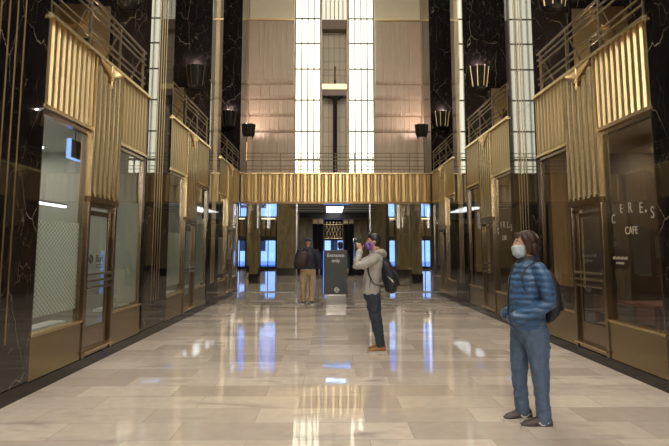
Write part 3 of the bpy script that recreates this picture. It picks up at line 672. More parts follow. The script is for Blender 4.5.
# far wall with door, grille and clerestory openings
OP = [(-7.1, -6.2), (-5.15, -3.95), (-.75, 1.25), (4.4, 5.6), (6.65, 7.55)]
m = MB(); prev = -9.3
for (a, b) in OP:
    m.box(prev, a, 38, 38.3, 0, FZ)
    m.box(a, b, 38, 38.3, 2.2, 2.4).box(a, b, 38, 38.3, 3.6, 3.9).box(a, b, 38, 38.3, 8.0, FZ)
    prev = b
m.box(prev, 9.7, 38, 38.3, 0, FZ)
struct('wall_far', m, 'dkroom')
dlab = ['far left', 'left', 'centre', 'right', 'far right']
for i, (a, b) in enumerate(OP):
    dn += 1
    d = setroot('door_%d' % dn, ((a+b)/2, 38.1, 0))
    mid = (a+b)/2
    m = MB()
    for x in (a, mid-.04, b-.06): m.box(x, x+.07, 38.08, 38.14, 0, 2.2)
    m.box(a, b, 38.08, 38.14, 2.1, 2.2).box(a, b, 38.08, 38.14, 0, .18)
    obj('door_frame', m, 'blackmetal', d)
    obj('pane', MB().box(a+.07, mid-.04, 38.1, 38.11, .18, 2.1), 'skywin', d); obj('pane', MB().box(mid+.03, b-.06, 38.1, 38.11, .18, 2.1), 'skywin', d)
    wn += 1
    w = setroot('window_%d' % wn, ((a+b)/2, 38.1, 3.9))
    obj('pane', MB().box(a, b, 38.1, 38.11, 3.9, 8.0), 'skywin', w)
    m = MB().box(mid-.03, mid+.03, 38.06, 38.14, 3.9, 8.0)
    for z in (4.95, 6.0, 7.0): m.box(a, b, 38.06, 38.14, z-.03, z+.03)
    obj('window_frame', m, 'blackmetal', w)
    g = thing('ornate_grille', 'ornate metal grille over the %s street door' % dlab[i], 'grille', ((a+b)/2, 37.9, 2.4), 0, 'grilles over the street doors')
    m = MB(); step = (b-a)/3
    for c in range(3):
        for q in range(3):
            cx, cz = a+step*(c+.5), 2.6+.4*q
            for u in range(10):
                p0, p1 = 2*PI*u/10, 2*PI*(u+1)/10
                m.tube((cx+.14*math.cos(p0), 37.9, cz+.16*math.sin(p0)), (cx+.14*math.cos(p1), 37.9, cz+.16*math.sin(p1)), .018, 4)
            m.tube((cx-.17, 37.9, cz-.2), (cx+.17, 37.9, cz+.2), .016, 4); m.tube((cx+.17, 37.9, cz-.2), (cx-.17, 37.9, cz+.2), .016, 4)
    obj('scrollwork', m, 'bronze', g)
    obj('backing', MB().box(a, b, 37.95, 38.0, 2.4, 3.6), 'blackmetal', g)
    if i != 2:
        l = thing('wall_light', 'warm linear light above the %s street door grille' % dlab[i], 'wall lamp', (mid, 37.95, 3.7), 0, 'lights over the grilles')
        obj('diffuser', MB().box(a+.1, b-.1, 37.88, 37.98, 3.68, 3.76), 'lampwarm', l)
# marble piers
def pier(x0, x1, y0, y1, z1, label, base=.42):
    t = thing('marble_pier', label, 'column', ((x0+x1)/2, y0, 0), 0, 'tan marble piers')
    obj('shaft', MB().box(x0, x1, y0, y1, base, min(z1, FZ-.02)), 'tan', t); obj('foot_block', MB().box(x0-.03, x1+.03, y0-.03, y1, 0, base), 'plinth', t)
    return t
pier(-3.52, -3.15, 22.7, 23.3, FZ, 'brown marble pier just beyond the left end of the bridge')
pier(3.66, 4.10, 22.7, 23.3, FZ, 'brown marble pier just beyond the right end of the bridge')
pier(3.55, 4.2, 27.0, 27.9, FZ, 'tan marble pier partly hidden behind the right brown pier')
pier(-2.95, -1.75, 29, 29.8, FZ, 'broad tan marble pier left of the dark fluted columns')
pier(2.25, 3.2, 29, 29.8, FZ, 'broad tan marble pier right of the dark fluted columns, behind the photographer')
pier(4.9, 5.75, 33, 33.6, FZ, 'tan marble pier added between right street doors to block blue reflections')  # added to keep the far right door's blue out of the side marble
pier(-5.3, -4.5, 33, 33.6, FZ, 'tan marble pier added between left street doors to match the right one')  # mirror copy of the added blocking pier
pier(-1.72, -1.0, 30, 30.6, 3.2, 'narrower tan marble pier inside the vestibule at left')
pier(1.45, 2.22, 30, 30.6, 3.2, 'narrower tan marble pier inside the vestibule at right')
for i, x in enumerate((-.82, -.5, .95, 1.27)):
    t = thing('fluted_column', 'dark fluted column with gold cap, %s in the vestibule' % ['leftmost', 'second from left', 'third from left', 'rightmost'][i], 'column', (x, 29.7, 0), 0, 'dark fluted vestibule columns')
    rs = [[(x+(.15 if q % 2 else .125)*math.cos(2*PI*q/24), 29.7+(.15 if q % 2 else .125)*math.sin(2*PI*q/24), z) for q in range(24)] for z in (0, 2.95)]
    obj('shaft', MB().rings(rs), 'blackmetal', t); obj('capital', MB().box(x-.12, x+.12, 29.56, 29.84, 2.95, 3.2), 'gold', t)
t = thing('centre_grille', 'pale scrolled grille over the central vestibule opening', 'grille', (.23, 29.8, 2.1))
m = MB()
for c in range(5):
    cx = -.15+.19*c
    m.tube((cx-.08, 29.8, 2.15), (cx+.08, 29.8, 2.6), .012, 4).tube((cx+.08, 29.8, 2.15), (cx-.08, 29.8, 2.6), .012, 4)
    m.tube((cx-.08, 29.8, 2.6), (cx, 29.8, 2.85), .014, 4).tube((cx+.08, 29.8, 2.6), (cx, 29.8, 2.85), .014, 4)
    m.box(cx-.04, cx+.04, 29.78, 29.82, 2.98, 3.08)
m.box(-.3, .76, 29.78, 29.83, 2.08, 2.13).box(-.3, .76, 29.78, 29.83, 2.88, 2.93)
obj('scrollwork', m, 'bronze_lt', t); obj('backing', MB().box(-.3, .76, 29.9, 29.93, 2.08, 3.2), 'blackmetal', t)
for x in (-.33, .76): obj('jamb', MB().box(x, x+.03, 29.76, 29.95, 0, 3.2), 'bronze_dk', t)
# vestibule canopy and lights
t = thing('canopy', 'low dark stepped canopy over the vestibule beyond the bridge', 'canopy', (.23, 22, 3.4))
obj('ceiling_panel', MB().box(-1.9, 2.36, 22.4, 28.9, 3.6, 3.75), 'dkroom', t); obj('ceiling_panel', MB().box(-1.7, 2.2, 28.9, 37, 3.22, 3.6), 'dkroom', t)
m = MB()
for j in range(4): m.box(-1.9, 2.36, 23.3+1.7*j, 23.38+1.7*j, 3.52, 3.6)
obj('rib', m, 'steel', t)
for i, (x, y, z, lx, ly) in enumerate(((.26, 26.6, 3.58, .42, 1.9), (.26, 33.0, 3.2, .38, 1.2))):
    t = thing('ceiling_light', ['bright cool ceiling light panel in the dark canopy ahead', 'farther ceiling light panel over the central street doors'][i], 'ceiling light', (x, y, z-.08))
    obj('diffuser', MB().box(x-lx, x+lx, y-ly, y+ly, z-.06, z-.04), 'lampwhite', t); obj('light_frame', MB().box(x-lx-.06, x+lx+.06, y-ly-.06, y+ly+.06, z-.04, z+.02), 'steel', t)
t = thing('ceiling_light', 'wide blue light panel at the front edge of the dark canopy', 'ceiling light', (.33, 23, 3.55))
obj('diffuser', MB().box(-.3, .95, 22.45, 23.2, 3.55, 3.57), 'skyblue', t); obj('light_frame', MB().box(-.34, .99, 22.42, 23.24, 3.57, 3.6), 'blackmetal', t)
t = thing('ceiling_light', 'blue light panel tucked under the bridge, mirrored in the floor', 'ceiling light', (.25, 19.6, 3.35))
obj('diffuser', MB().box(-.12, .62, 19.2, 20.0, 3.36, 3.39), 'lampblue', t); obj('light_frame', MB().box(-.18, .68, 19.14, 20.06, 3.39, 3.45), 'blackmetal', t)
for i, (x, y) in enumerate(((-5.5, 26), (6, 26), (-5.5, 31.5), (6, 31.5), (-6.5, 19.8), (7, 19.8))):  # unseen ceiling discs added to brighten the far lobby
    zc = FZ if y > 22 else 3.9
    t = thing('ceiling_light', 'added round warm fill light in the %s aisle of the lobby beyond, %s' % ('left' if x < 0 else 'right', {26: 'middle', 31.5: 'by the street doors', 19.8: 'under the gallery'}[y]), 'ceiling light', (x, y, zc-.1))
    obj('diffuser', MB().tube((x, y, zc-.1), (x, y, zc-.06), .55 if y > 22 else .3, 24), 'fillfar', t); obj('light_frame', MB().tube((x, y, zc-.06), (x, y, zc), .6 if y > 22 else .33, 24), 'bronze_dk', t)
# glass screens under the bridge
for side, (a, b) in (('left', (-3.14, -1.17)), ('right', (1.45, 3.59))):
    t = thing('glass_partition', 'clear glass partition with thin steel edge under the %s half of bridge' % side, 'glass partition', ((a+b)/2, 18.26, 0), 0, 'glass partitions under the bridge')
    mid = (a+b)/2
    obj('pane', MB().box(a, mid-.01, 18.25, 18.262, .03, 3.12), 'glass', t); obj('pane', MB().box(mid+.01, b, 18.25, 18.262, .03, 3.12), 'glass', t)
    ex = b if side == 'left' else a
    obj('edge_post', MB().box(ex-.022, ex+.022, 18.22, 18.3, 0, 3.13), 'steel', t); obj('floor_channel', MB().box(a, b, 18.22, 18.3, 0, .03), 'steel', t)

# street outside
struct('floor_street', MB().box(-40, 40, 38.3, 90, -.35, -.02), 'pave')
for i, (a, b, y, h) in enumerate(((-16, -6, 62, 9), (-5.6, 2.2, 66, 14), (3, 12, 60, 10))):
    t = thing('street_building', 'pale building across the street seen through the %s doors' % ['left', 'centre', 'right'][i], 'building', ((a+b)/2, y, 0))
    obj('wall', MB().box(a, b, y, y+6, -.02, h), 'facade', t)
    for c in range(4):
        for q in range(3): 
            xx = a+.8+c*(b-a-1.2)/4
            obj('window', MB().box(xx, xx+.9, y-.04, y, 1.2+2.6*q, 2.8+2.6*q), 'dkroom', t)

sd = bpy.data.lights.new('sun', 'SUN'); sd.energy = 3.5; sd.color = (.85, .93, 1); so = bpy.data.objects.new('sun', sd); so.rotation_euler = (math.radians(48), 0, math.radians(12)); so.location = (0, 50, 30); C.objects.link(so)
# ------------------------------------------------------------------ entrance sign kiosk
kiosk = t = thing('sign_kiosk', 'charcoal freestanding sign panel reading Entrance only on a grey base', 'sign', (.17, 14.85, 0))
obj('panel', MB().box(-.16, .50, 14.72, 14.95, .27, 1.49), 'kiosk', t, bevel=.012)
obj('base', MB().box(-.10, .47, 14.70, 14.95, 0, .27), 'kioskbase', t, bevel=.01)
obj('light_edge', MB().box(-.175, -.16, 14.76, 14.92, .3, 1.47), 'ledsoft', t)
text('lettering', 'Entrance', .135, (.175, 14.715, 1.345), RM(ROT_F), 'letter', t); text('lettering', 'only', .135, (.175, 14.715, 1.20), RM(ROT_F), 'letter', t)
m = MB(); c = Vector((.20, 14.715, .40))
for s in (-1, 1):
    for q in (-1, 1):
        m.tube(c+Vector((0, 0, .07*s)), c+Vector((.07*q, 0, 0)), .008, 5)
m.tube(c+Vector((-.035, 0, 0)), c+Vector((.035, 0, .0)), .009, 5)
obj('logo', m, 'letter', t)
kiosk.location.y -= .45

# ------------------------------------------------------------------ people
FOLD = {'jeans': (.028, .06), 'trousers': (.04, .12), 'hoodie': (.04, .11), 'jacket': (.022, .09), 'coat': (.02, .1), 'pack_body': (.02, .12)}
def fold_tex(sz):
    n = 'fold_%.2f' % sz
    t = bpy.data.textures.get(n) or bpy.data.textures.new(n, 'CLOUDS'); t.noise_scale = sz; t.noise_depth = 2; return t
def cloth(name, mb, mat, parent, vox=.009, smooth=4, sub=False):
    o = obj(name, mb, mat, parent, smooth=True, world=False)
    r = o.modifiers.new('remesh', 'REMESH'); r.mode = 'VOXEL'; r.voxel_size = vox; r.use_smooth_shade = True
    s = o.modifiers.new('smooth', 'SMOOTH'); s.factor = .5; s.iterations = smooth
    if name in FOLD:
        d = o.modifiers.new('folds', 'DISPLACE'); d.texture = fold_tex(FOLD[name][1]); d.strength = FOLD[name][0]; d.mid_level = .5; d.texture_coords = 'LOCAL'
    return o
def head(mb, x, y, z):
    """face toward -x; z is the middle of the head"""
    mb.ball((x+.012, y, z+.025), (.098, .076, .098), 20, 14)            # skull
    mb.ball((x-.03, y, z-.03), (.066, .060, .085), 18, 12)              # face and jaw
    mb.ball((x-.055, y, z-.095), (.032, .034, .026), 12, 8)             # chin
    mb.loft([(x-.084, y, z+.03), (x-.098, y, z+.0), (x-.108, y, z-.022), (x-.09, y, z-.034)], [.009, .012, .015, .014], (0, 1, 0), 8)  # nose
    mb.loft([(x-.085, y-.018, z-.058), (x-.089, y, z-.058), (x-.085, y+.018, z-.058)], [.008, .010, .008], (0, 0, 1), 8)           # lips
    for s in (-1, 1):
        mb.ball((x+.012, y+s*.076, z-.005), (.022, .010, .032), 10, 8)  # ears
        mb.ball((x-.075, y+s*.03, z+.028), (.022, .024, .010), 8, 6)    # brows
def eyes(parent, x, y, z):
    for s in (-1, 1):
        e = obj('eye', MB().ball((x-.080, y+s*.031, z+.008), (.011, .013, .010), 10, 8), 'white', parent, smooth=True, world=False)
        obj('pupil', MB().ball((x-.089, y+s*.031, z+.008), (.004, .006, .006), 8, 6), 'dklet', e, smooth=True, world=False)
        obj('eyebrow', MB().loft([(x-.086, y+s*.015, z+.03), (x-.088, y+s*.03, z+.035), (x-.078, y+s*.046, z+.03)], [.005, .006, .004], (0, 0, 1), 6), 'hair_bk', parent, world=False)
def hand(mb, w, d, up, side, curl=.6, L=.085):
    """wrist w, direction d, 'up' = back of the hand, side = thumb side"""
    w, d, up, side = Vector(w), Vector(d).normalized(), Vector(up).normalized(), Vector(side).normalized()
    mb.loft([w-d*.01, w+d*.03, w+d*.06, w+d*.085], [(.022, .018), (.032, .015), (.039, .014), (.037, .012)], side, 12)
    for i, (o, l) in enumerate(((.030, .066), (.011, .078), (-.010, .071), (-.029, .055))):
        b = w+d*.078+side*o; p = [b]; ang = 0; q = b
        for j, f in enumerate((.42, .32, .26)):
            ang += curl; q = q+(d*math.cos(ang)-up*math.sin(ang))*l*f*1.15; p.append(q)
        mb.loft([b-d*.02]+p, [.0088, .0092, .0086, .0078, .0066], side, 8)
    b = w+d*.022+side*.026
    p1 = b+(d*.6+side*.75-up*.25).normalized()*.038; p2 = p1+(d*.85+side*.2-up*.45).normalized()*.03
    mb.loft([b-side*.012, p1, p2], [.013, .0105, .008], up, 8)
def shoe(parent, x, y, ang, mat, L=.27, name='shoe', z=0., w=1.):
    """toe toward -x, (x,y) = ankle centre; returns upper"""
    R = Matrix.Translation((x, y, z)) @ Matrix.Rotation(ang, 4, 'Z')
    h, t = .07, -(L-.075)
    def ring(px, hw, hz, z0=.02): return [(px, hw*w*math.cos(u), z0+hz*(.5+.5*math.sin(u))) for u in [2*PI*i/14 for i in range(14)]]
    m = MB().rings([ring(h, .018, .05), ring(h-.01, .032, .085), ring(h-.04, .038, .10), ring(0, .040, .095), ring(-.05, .042, .085), ring(-.10, .046, .062), ring(-.15, .047, .046), ring(t+.03, .038, .036), ring(t+.005, .018, .022)]).xform(R)
    o = obj(name, m, mat, parent, smooth=True, world=False)
    s = []
    for px, hw in ((h+.008, .015), (h-.004, .034), (h-.04, .041), (0, .041), (-.08, .045), (-.14, .050), (t+.03, .043), (t+.004, .026), (t-.006, .008)): s.append((px, hw*w))
    out = [(a, b) for a, b in s]+[(a, -b) for a, b in reversed(s)]
    m = MB().rings([[(a, b, zz) for a, b in out] for zz in (0, .028)]).xform(R)
    obj('sole', m, 'sole', o, world=False)
    return o, R

# ---- woman in blue quilted jacket (local origin at her feet)
bx, by = 1.80, 4.66
W = thing('person', 'person with brown bob, surgical mask, blue quilted jacket and jeans, hands in pockets', 'person', (bx, by, 0))
def l(x, y, z): return (x-bx, y, z)
B = MB(); hx, hz = 1.787-bx, 1.585
head(B, hx, 0, hz)
B.loft([l(1.82, 0, 1.50), l(1.825, 0, 1.42)], [(.055, .052), (.06, .06)])
B.loft([l(1.80, 0, 1.37), l(1.79, 0, 1.25), l(1.78, 0, 1.05), l(1.79, 0, .88), l(1.80, 0, .80)], [(.06, .10), (.10, .15), (.085, .13), (.10, .15), (.09, .15)])
for s, kx, ax in ((-1, 1.838, 1.862), (1, 1.735, 1.76)):
    B.loft([l(1.80, s*.085, .85), l(kx, s*.10, .45), l(ax, s*.10, .10), l(ax-.03, s*.10, .05)], [.075, .05, .034, .035])
    B.loft([l(1.84, s*.15, 1.33), l(1.885, s*.215, 1.09), l(1.76, s*.15, .965)], [.036, .034, .024])
    hand(B, l(1.75, s*.14, .955), (-1, -s*.25, -.35), (-.3, s*1, .2), (0, 0, 1), .25)
body = cloth('body', B, 'skin', W, .008, 2)
eyes(W, hx, 0, hz)
J = MB()
J.loft([l(1.80, 0, 1.43), l(1.80, 0, 1.38), l(1.785, 0, 1.27), l(1.765, 0, 1.14), l(1.765, 0, 1.02), l(1.77, 0, .93), l(1.775, 0, .88)],
       [(.085, .10), (.115, .165), (.145, .19), (.145, .18), (.15, .175), (.16, .185), (.155, .185)], n=24)
for s in (-1, 1):
    J.loft([l(1.83, s*.15, 1.385), l(1.855, s*.205, 1.30), l(1.875, s*.225, 1.18), l(1.885, s*.225, 1.08), l(1.80, s*.205, 1.01), l(1.70, s*.165, .965), l(1.635, s*.125, .935)],
           [.062, .068, .064, .06, .055, .056, .066], (1, 0, 0), 16)
jk = cloth('jacket', J, 'jacket', W, .008, 3)
cl = MB().loft([l(1.805, 0, 1.415), l(1.80, 0, 1.445), l(1.795, 0, 1.475)], [(.105, .10), (.098, .092), (.085, .082)], n=20, round_ends=False)
cloth('collar', cl, 'navyp', W, .008, 2)
obj('zip', MB().loft([l(1.675, 0, 1.40), l(1.632, 0, 1.27), l(1.612, 0, 1.12), l(1.608, 0, .95)], [.008]*4, (0, 1, 0), 6), 'navyp', jk, world=False)
for s in (-1, 1): obj('shoulder_strap', MB().loft([l(1.90, s*.115, 1.35), l(1.84, s*.125, 1.435), l(1.735, s*.13, 1.38), l(1.69, s*.14, 1.30), l(1.70, s*.155, 1.20), l(1.76, s*.15, 1.12)], [(.006, .014)]*6, (0, 0, 1), 10), 'pack', jk, smooth=True, world=False)
T = MB()
T.loft([l(1.79, 0, .92), l(1.795, 0, .84), l(1.80, 0, .78)], [(.135, .165), (.145, .17), (.13, .165)], n=20)
T.loft([l(1.815, -.085, .84), l(1.825, -.09, .70), l(1.835, -.095, .55), l(1.84, -.10, .42), l(1.847, -.10, .22), l(1.856, -.10, .045)], [(.120, .092), (.106, .086), (.084, .070), (.074, .060), (.064, .052), (.066, .054)], n=18, round_ends=False)
T.loft([l(1.77, .085, .84), l(1.745, .09, .70), l(1.73, .095, .55), l(1.728, .10, .42), l(1.735, .105, .22), l(1.75, .11, .055)], [(.105, .09), (.096, .084), (.080, .070), (.072, .062), (.064, .055), (.062, .054)], n=18, round_ends=False)
cloth('jeans', T, 'jeans', W, .009, 3)
H = MB()
H.ball((hx+.024, 0, hz+.035), (.102, .086, .096), 20, 14)
H.ball((hx+.05, 0, hz-.03), (.070, .086, .098), 20, 14)
H.loft([(hx-.035, -.05, hz+.105), (hx-.02, -.078, hz+.05), (hx+.005, -.084, hz-.03), (hx+.0, -.078, hz-.085)], [(.02, .012), (.03, .015), (.03, .014), (.018, .01)], (1, 0, 0), 10)
H.loft([(hx-.035, .05, hz+.105), (hx-.02, .078, hz+.05), (hx+.005, .084, hz-.03), (hx+.0, .078, hz-.085)], [(.02, .012), (.03, .015), (.03, .014), (.018, .01)], (1, 0, 0), 10)
H.loft([(hx-.07, -.01, hz+.085), (hx-.085, -.025, hz+.06)], [(.03, .03), (.012, .02)], (0, 1, 0), 10)
cloth('hair', H, 'hair_br', W, .006, 3)
K = MB()
K.loft([(hx-.075, 0, hz-.015), (hx-.098, 0, hz-.03), (hx-.082, 0, hz-.085), (hx-.055, 0, hz-.118)], [(.02, .035), (.03, .052), (.035, .058), (.02, .04)], (1, 0, 0), 14)
K.loft([(hx-.05, 0, hz-.02), (hx-.05, 0, hz-.10)], [(.045, .068), (.040, .060)], (1, 0, 0), 16)
mk = cloth('face_mask', K, 'mask_w', W, .006, 3)
for s in (-1, 1):
    obj('ear_loop', MB().loft([(hx-.03, s*.066, hz-.03), (hx+.005, s*.082, hz+.005)], [.003, .003], (0, 0, 1), 6), 'mask_w', mk, world=False)
for (ax, yy, an) in ((1.852, -.10, -.08), (1.765, .12, .12)):
    o, R = shoe(W, ax-bx+.0, yy, an, 'shoe_g', .275, w=1.05)
    m = MB(); pts = [(-.055, .066), (-.035, .045), (-.005, .046), (.04, .075)]
    for i in range(3): m.tube((pts[i][0], -.0505, pts[i][1]), (pts[i+1][0], -.0505, pts[i+1][1]), .007-.002*i, 5, .005-.0015*i if i < 2 else .001)
    obj('swoosh', m.xform(R), 'letter', o, world=False)
    m = MB()
    for j in range(4): m.tube((-.06-.02*j, -.022, .098-.009*j), (-.06-.02*j, .022, .098-.009*j), .004, 5)
    obj('laces', m.xform(R), 'dklet', o, world=False)
PK = thing('backpack', 'small dark navy backpack worn on the back of the person in blue', 'backpack', (1.98, by, 1.1))
m = MB().loft([(-.02, 0, .22), (.0, 0, .14), (.015, 0, 0), (.005, 0, -.12), (-.03, 0, -.19)], [(.05, .10), (.075, .135), (.085, .15), (.075, .14), (.045, .11)], n=20)
cloth('pack_body', m, 'pack', PK, .01, 3)
obj('pocket', MB().loft([(.085, 0, .04), (.09, 0, -.10)], [(.02, .10), (.02, .10)], n=14), 'pack', PK, smooth=True, world=False)
obj('top_loop', MB().tube((-.03, -.03, .24), (-.03, .03, .24), .008, 6), 'pack', PK, world=False)

# ---- photographer in grey hoodie
bx, by = .74, 7.87
G = thing('person', 'person in grey hoodie and dark jeans raising a camera to their masked face', 'person', (bx, by, 0))
B = MB(); hx, hz = .675-bx, 1.645
head(B, hx, 0, hz)
B.loft([l(.71, 0, 1.55), l(.715, 0, 1.45)], [(.06, .058), (.065, .065)])
B.loft([l(.70, 0, 1.40), l(.68, 0, 1.25), l(.665, 0, 1.05), l(.655, 0, .88)], [(.07, .12), (.08, .13), (.06, .10), (.05, .09)])
HP = {}
for s in (-1, 1):
    B.loft([l(.655, s*.08, .80), l(.705, s*.10, .48), l(.775, s*.10, .10)], [.06, .05, .036])
    el = l(.42, s*.20, 1.27); wr = l(.475, s*.085, 1.53)
    B.loft([l(.71, s*.17, 1.40), l(.56, s*.21, 1.31), el, wr], [.045, .042, .038, .027])
    hand(B, wr, (-.35, -s*.12, .85), (-.3, s*1, 0), (.9, 0, -.1), .55)
cloth('body', B, 'skin', G, .008, 2)
eyes(G, hx, 0, hz)
J = MB()
J.loft([l(.71, 0, 1.47), l(.71, 0, 1.42), l(.69, 0, 1.30), l(.67, 0, 1.17), l(.645, 0, 1.03), l(.635, 0, .92), l(.64, 0, .87)], [(.085, .10), (.115, .18), (.135, .195), (.13, .185), (.13, .18), (.14, .185), (.13, .18)], n=24)
for s in (-1, 1):
    J.loft([l(.71, s*.165, 1.41), l(.62, s*.21, 1.36), l(.50, s*.225, 1.295), l(.415, s*.21, 1.285), l(.42, s*.165, 1.37), l(.462, s*.10, 1.50)], [.07, .07, .066, .064, .054, .046], (0, 0, 1), 16)
J.loft([l(.79, -.06, 1.49), l(.80, 0, 1.475), l(.79, .06, 1.49)], [.05, .06, .05], (0, 0, 1), 14)
J.loft([l(.69, -.085, 1.47), l(.77, -.095, 1.49), l(.82, -.05, 1.47), l(.83, 0, 1.45), l(.82, .05, 1.47), l(.77, .095, 1.49), l(.69, .085, 1.47)], [.028, .038, .048, .052, .048, .038, .028], (0, 0, 1), 12)
hd = cloth('hoodie', J, 'hoodie', G, .009, 3)
obj('drawstring', MB().tube(l(.60, -.05, 1.42), l(.565, -.05, 1.22), .005, 6), 'letter', hd, world=False)
obj('pocket_zip', MB().tube(l(.61, -.178, 1.09), l(.60, -.182, .96), .006, 6), 'dklet', hd, world=False)
T = MB()
T.loft([l(.64, 0, .93), l(.645, 0, .84), l(.65, 0, .79)], [(.125, .165), (.135, .17), (.12, .165)], n=20)
for s, o in ((-1, 0), (1, .015)):
    T.loft([l(.655+o, s*.085, .84), l(.67+o, s*.09, .68), l(.695+o, s*.095, .50), l(.715+o, s*.095, .38), l(.745+o, s*.10, .22), l(.765+o, s*.10, .09)], [(.112, .09), (.105, .085), (.088, .072), (.08, .066), (.068, .058), (.066, .056)], n=18, round_ends=False)
cloth('jeans', T, 'jeans_dk', G, .009, 3)
H = MB(); H.ball((hx+.028, 0, hz+.045), (.102, .088, .088), 20, 14); H.ball((hx+.055, 0, hz), (.07, .08, .085), 16, 12)
H.loft([(hx-.05, 0, hz+.10), (hx-.083, 0, hz+.075)], [(.05, .06), (.02, .05)], (0, 0, 1), 12)
cloth('hair', H, 'hair_bk', G, .007, 2)
K = MB()
K.loft([(hx-.075, 0, hz-.015), (hx-.105, 0, hz-.035), (hx-.085, 0, hz-.085), (hx-.05, 0, hz-.12)], [(.02, .035), (.03, .05), (.035, .056), (.02, .04)], (1, 0, 0), 14)
K.loft([(hx-.045, 0, hz-.02), (hx-.045, 0, hz-.10)], [(.045, .068), (.040, .060)], (1, 0, 0), 16)
mk = cloth('face_mask', K, 'mask_p', G, .006, 3)
for s in (-1, 1): obj('ear_loop', MB().loft([(hx-.03, s*.066, hz-.03), (hx+.005, s*.082, hz+.005)], [.003, .003], (0, 0, 1), 6), 'letter', mk, world=False)
for s, o in ((-1, 0), (1, .02)):
    sh, R = shoe(G, .775+o-bx, s*.10, -.03*s, 'shoe_t', .29, w=1.1)
    m = MB()
    for j in range(4): m.tube((-.05-.02*j, -.022, .10-.009*j), (-.05-.02*j, .022, .10-.009*j), .004, 5)
    obj('laces', m.xform(R), 'dklet', sh, world=False)
CM = thing('camera', 'small black camera held up in both hands of the hoodie wearer', 'camera', (.455, by, 1.665))
obj('camera_body', MB().box(-.03, .03, -.065, .065, -.045, .045), 'camera', CM, bevel=.008, world=False)
obj('lens', MB().tube((-.03, 0, 0), (-.085, 0, 0), .03, 16, .034), 'camera', CM, smooth=False, world=False)
obj('lens_ring', MB().tube((-.085, 0, 0), (-.09, 0, 0), .035, 16), 'steel', CM, world=False)
obj('viewfinder', MB().box(-.02, .04, -.02, .02, .045, .07), 'camera', CM, bevel=.004, world=False)
obj('neck_strap', MB().loft([(.0, -.065, -.0), (.06, -.10, -.10), (.14, -.10, -.2), (.22, -.08, -.17)], [(.003, .009)]*4, (0, 0, 1), 6), 'pack', CM, world=False)
PK = thing('backpack', 'large black backpack worn by the person in the grey hoodie', 'backpack', (.88, by, 1.12))
m = MB().loft([(-.06, 0, .25), (-.025, 0, .17), (.03, 0, .03), (.065, 0, -.11), (.05, 0, -.21)], [(.06, .11), (.09, .145), (.115, .165), (.11, .165), (.085, .14)], n=20)
pb = cloth('pack_body', m, 'pack', PK, .01, 3)
obj('pocket', MB().loft([(.135, 0, .03), (.165, 0, -.12)], [(.03, .11), (.03, .12)], n=14), 'pack', PK, smooth=True, world=False)
obj('reflective_patch', MB().rings([[(-.03, y, .02), (.075, y, -.085), (.065, y, -.045)] for y in (-.182, -.165)]), 'sole', PK, world=False)
for s in (-1, 1):
    obj('shoulder_strap', MB().loft([(-.09, s*.12, .22), (-.16, s*.135, .345), (-.24, s*.14, .30), (-.31, s*.145, .18), (-.29, s*.20, .03), (-.22, s*.205, -.10), (-.06, s*.16, -.16)], [(.007, .02)]*7, (0, 0, 1), 10), 'pack', PK, smooth=True, world=False)

# ---- person walking away with a dark bag
bx, by = -.60, 14.35
A = thing('person', 'person seen from behind in cap, navy jacket and khaki trousers walking away', 'person', (bx, by, 0), -PI/2)
B = MB(); head(B, -.01, 0, 1.70)
B.loft([(.0, 0, 1.62), (.01, 0, 1.50)], [(.06, .058), (.065, .065)])
B.loft([(.0, 0, 1.48), (.0, 0, 1.25), (.0, 0, .95)], [(.09, .18), (.12, .19), (.12, .19)])
for s in (-1, 1):
    B.loft([(0, s*.10, .98), (-.02*s, s*.12, .52), (.02*s, s*.11, .10)], [.09, .06, .04])
    B.loft([(0, s*.23, 1.42), (.01, s*.30, 1.15), (-.04, s*.32, .96)], [.05, .045, .028])
    hand(B, (-.045, s*.32, .94), (-.15, 0, -1), (0, s*1, 0), (-1, 0, 0), .3)
cloth('body', B, 'skin2', A, .009, 2)
J = MB()
J.loft([(0, 0, 1.56), (0, 0, 1.50), (0, 0, 1.38), (0, 0, 1.22), (0, 0, 1.06), (0, 0, .99)], [(.09, .10), (.13, .21), (.16, .26), (.165, .27), (.165, .26), (.15, .25)], n=24)
for s in (-1, 1): J.loft([(0, s*.22, 1.46), (0, s*.285, 1.34), (.01, s*.325, 1.18), (-.02, s*.33, 1.05), (-.035, s*.325, .99)], [.085, .08, .072, .062, .052], (1, 0, 0), 16)
cloth('jacket', J, 'navy', A, .01, 3)
T = MB(); T.loft([(0, 0, 1.02), (0, 0, .92), (0, 0, .86)], [(.14, .21), (.15, .215), (.13, .20)], n=20)
for s in (-1, 1): T.loft([(0, s*.11, .92), (-.02*s, s*.125, .70), (-.03*s, s*.125, .48), (0, s*.12, .28), (.02*s, s*.115, .09)], [(.115, .108), (.105, .10), (.09, .09), (.082, .082), (.078, .078)], n=18, round_ends=False)
cloth('trousers', T, 'khaki', A, .01, 3)
H = MB(); H.ball((.0, 0, 1.765), (.112, .092, .075), 18, 12); H.loft([(-.09, 0, 1.745), (-.16, 0, 1.735)], [(.012, .06), (.008, .045)], (0, 0, 1), 12)
cloth('cap', H, 'navyp', A, .008, 2)
for s in (-1, 1):
    shoe(A, .03*s, s*.13, .15*s, 'shoe_k', .29, w=1.15)
PK = thing('shoulder_bag', 'dark maroon backpack slung on the left shoulder of the khaki trousers wearer', 'bag', (-.745, 14.12, 1.22))
m = MB().loft([(.05, 0, .20), (.03, 0, .10), (-.03, 0, -.08), (-.06, 0, -.16)], [(.12, .06), (.16, .085), (.17, .09), (.13, .06)], n=20)
M['maroon'] = pbr('maroon_bag', (.035, .018, .024), .6, var=.3, scale=8)
cloth('bag_body', m, 'maroon', PK, .01, 3)
obj('strap', MB().loft([(.05, 0, .22), (.14, .06, .33), (.16, .2, .36)], [(.02, .008)]*3, (1, 0, 0), 8), 'maroon', PK, world=False)

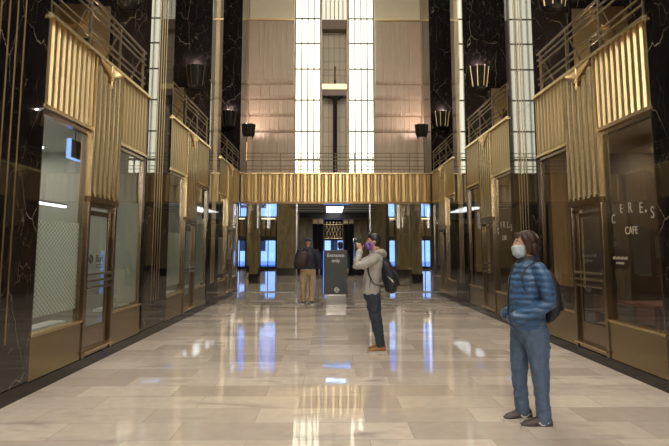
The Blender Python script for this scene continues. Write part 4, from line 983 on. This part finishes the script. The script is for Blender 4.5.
# ---- staff member standing beyond the sign
bx, by = .36, 16.9
Q = thing('person', 'dark-clad person standing beyond the Entrance only sign', 'person', (bx, by, 0), -PI/2)
B = MB(); head(B, -.01, 0, 1.63)
B.loft([(0, 0, 1.54), (0, 0, 1.44)], [(.055, .055), (.06, .06)]); B.loft([(0, 0, 1.42), (0, 0, 1.2), (0, 0, .92)], [(.08, .15), (.1, .16), (.1, .16)])
for s in (-1, 1):
    B.loft([(0, s*.09, .95), (0, s*.10, .5), (0, s*.10, .1)], [.08, .055, .035]); B.loft([(0, s*.2, 1.38), (.0, s*.25, 1.1), (-.05, s*.25, .86)], [.045, .04, .027])
    hand(B, (-.05, s*.25, .85), (-.1, 0, -1), (0, s*1, 0), (-1, 0, 0), .3)
cloth('body', B, 'skin', Q, .01, 2)
J = MB(); J.loft([(0, 0, 1.47), (0, 0, 1.42), (0, 0, 1.25), (0, 0, 1.05), (0, 0, .85)], [(.07, .09), (.11, .18), (.13, .2), (.125, .185), (.14, .2)], n=22)
for s in (-1, 1): J.loft([(0, s*.18, 1.40), (0, s*.25, 1.2), (-.03, s*.26, .9)], [.07, .06, .045], (1, 0, 0), 14)
cloth('coat', J, 'navyp', Q, .01, 3)
T = MB()
for s in (-1, 1): T.loft([(0, s*.09, .93), (0, s*.10, .5), (0, s*.10, .08)], [.1, .08, .065], n=16, round_ends=False)
cloth('trousers', T, 'navyp', Q, .01, 2)
H = MB(); H.ball((.02, 0, 1.68), (.105, .09, .09), 16, 12); H.ball((.045, 0, 1.60), (.075, .085, .09), 16, 12); cloth('hair', H, 'hair_bk', Q, .008, 2)
for s in (-1, 1): shoe(Q, 0, s*.10, .08*s, 'shoe_k', .27)

# ------------------------------------------------------------------ world, light, camera
wd = bpy.data.worlds.new('daylight'); bpy.context.scene.world = wd; wd.use_nodes = True
nt = wd.node_tree; bg = nt.nodes['Background']; bg.inputs['Color'].default_value = (.035, .21, .72, 1); bg.inputs['Strength'].default_value = 1.3
sc = bpy.context.scene
sc.view_settings.view_transform = 'Standard'; sc.view_settings.look = 'None'; sc.view_settings.gamma = 1; sc.view_settings.use_curve_mapping = False
sc.view_settings.exposure = .85
f = 510.; th = math.atan(53/510); ya = math.atan(5/510)
cd = bpy.data.cameras.new('camera'); cam = bpy.data.objects.new('camera', cd); C.objects.link(cam)
cd.sensor_fit = 'HORIZONTAL'; cd.sensor_width = 36; cd.lens = 36*f/669; cd.shift_y = -(223-195)/669; cd.clip_end = 200; cd.clip_start = .05
cam.location = (0, 0, 1.55); cam.rotation_euler = (PI/2+th, 0, -ya)
sc.camera = cam
sc.cycles.max_bounces = 10; sc.cycles.transparent_max_bounces = 16; sc.cycles.glossy_bounces = 6; sc.cycles.sample_clamp_indirect = 6
sc.cycles.use_denoising = True
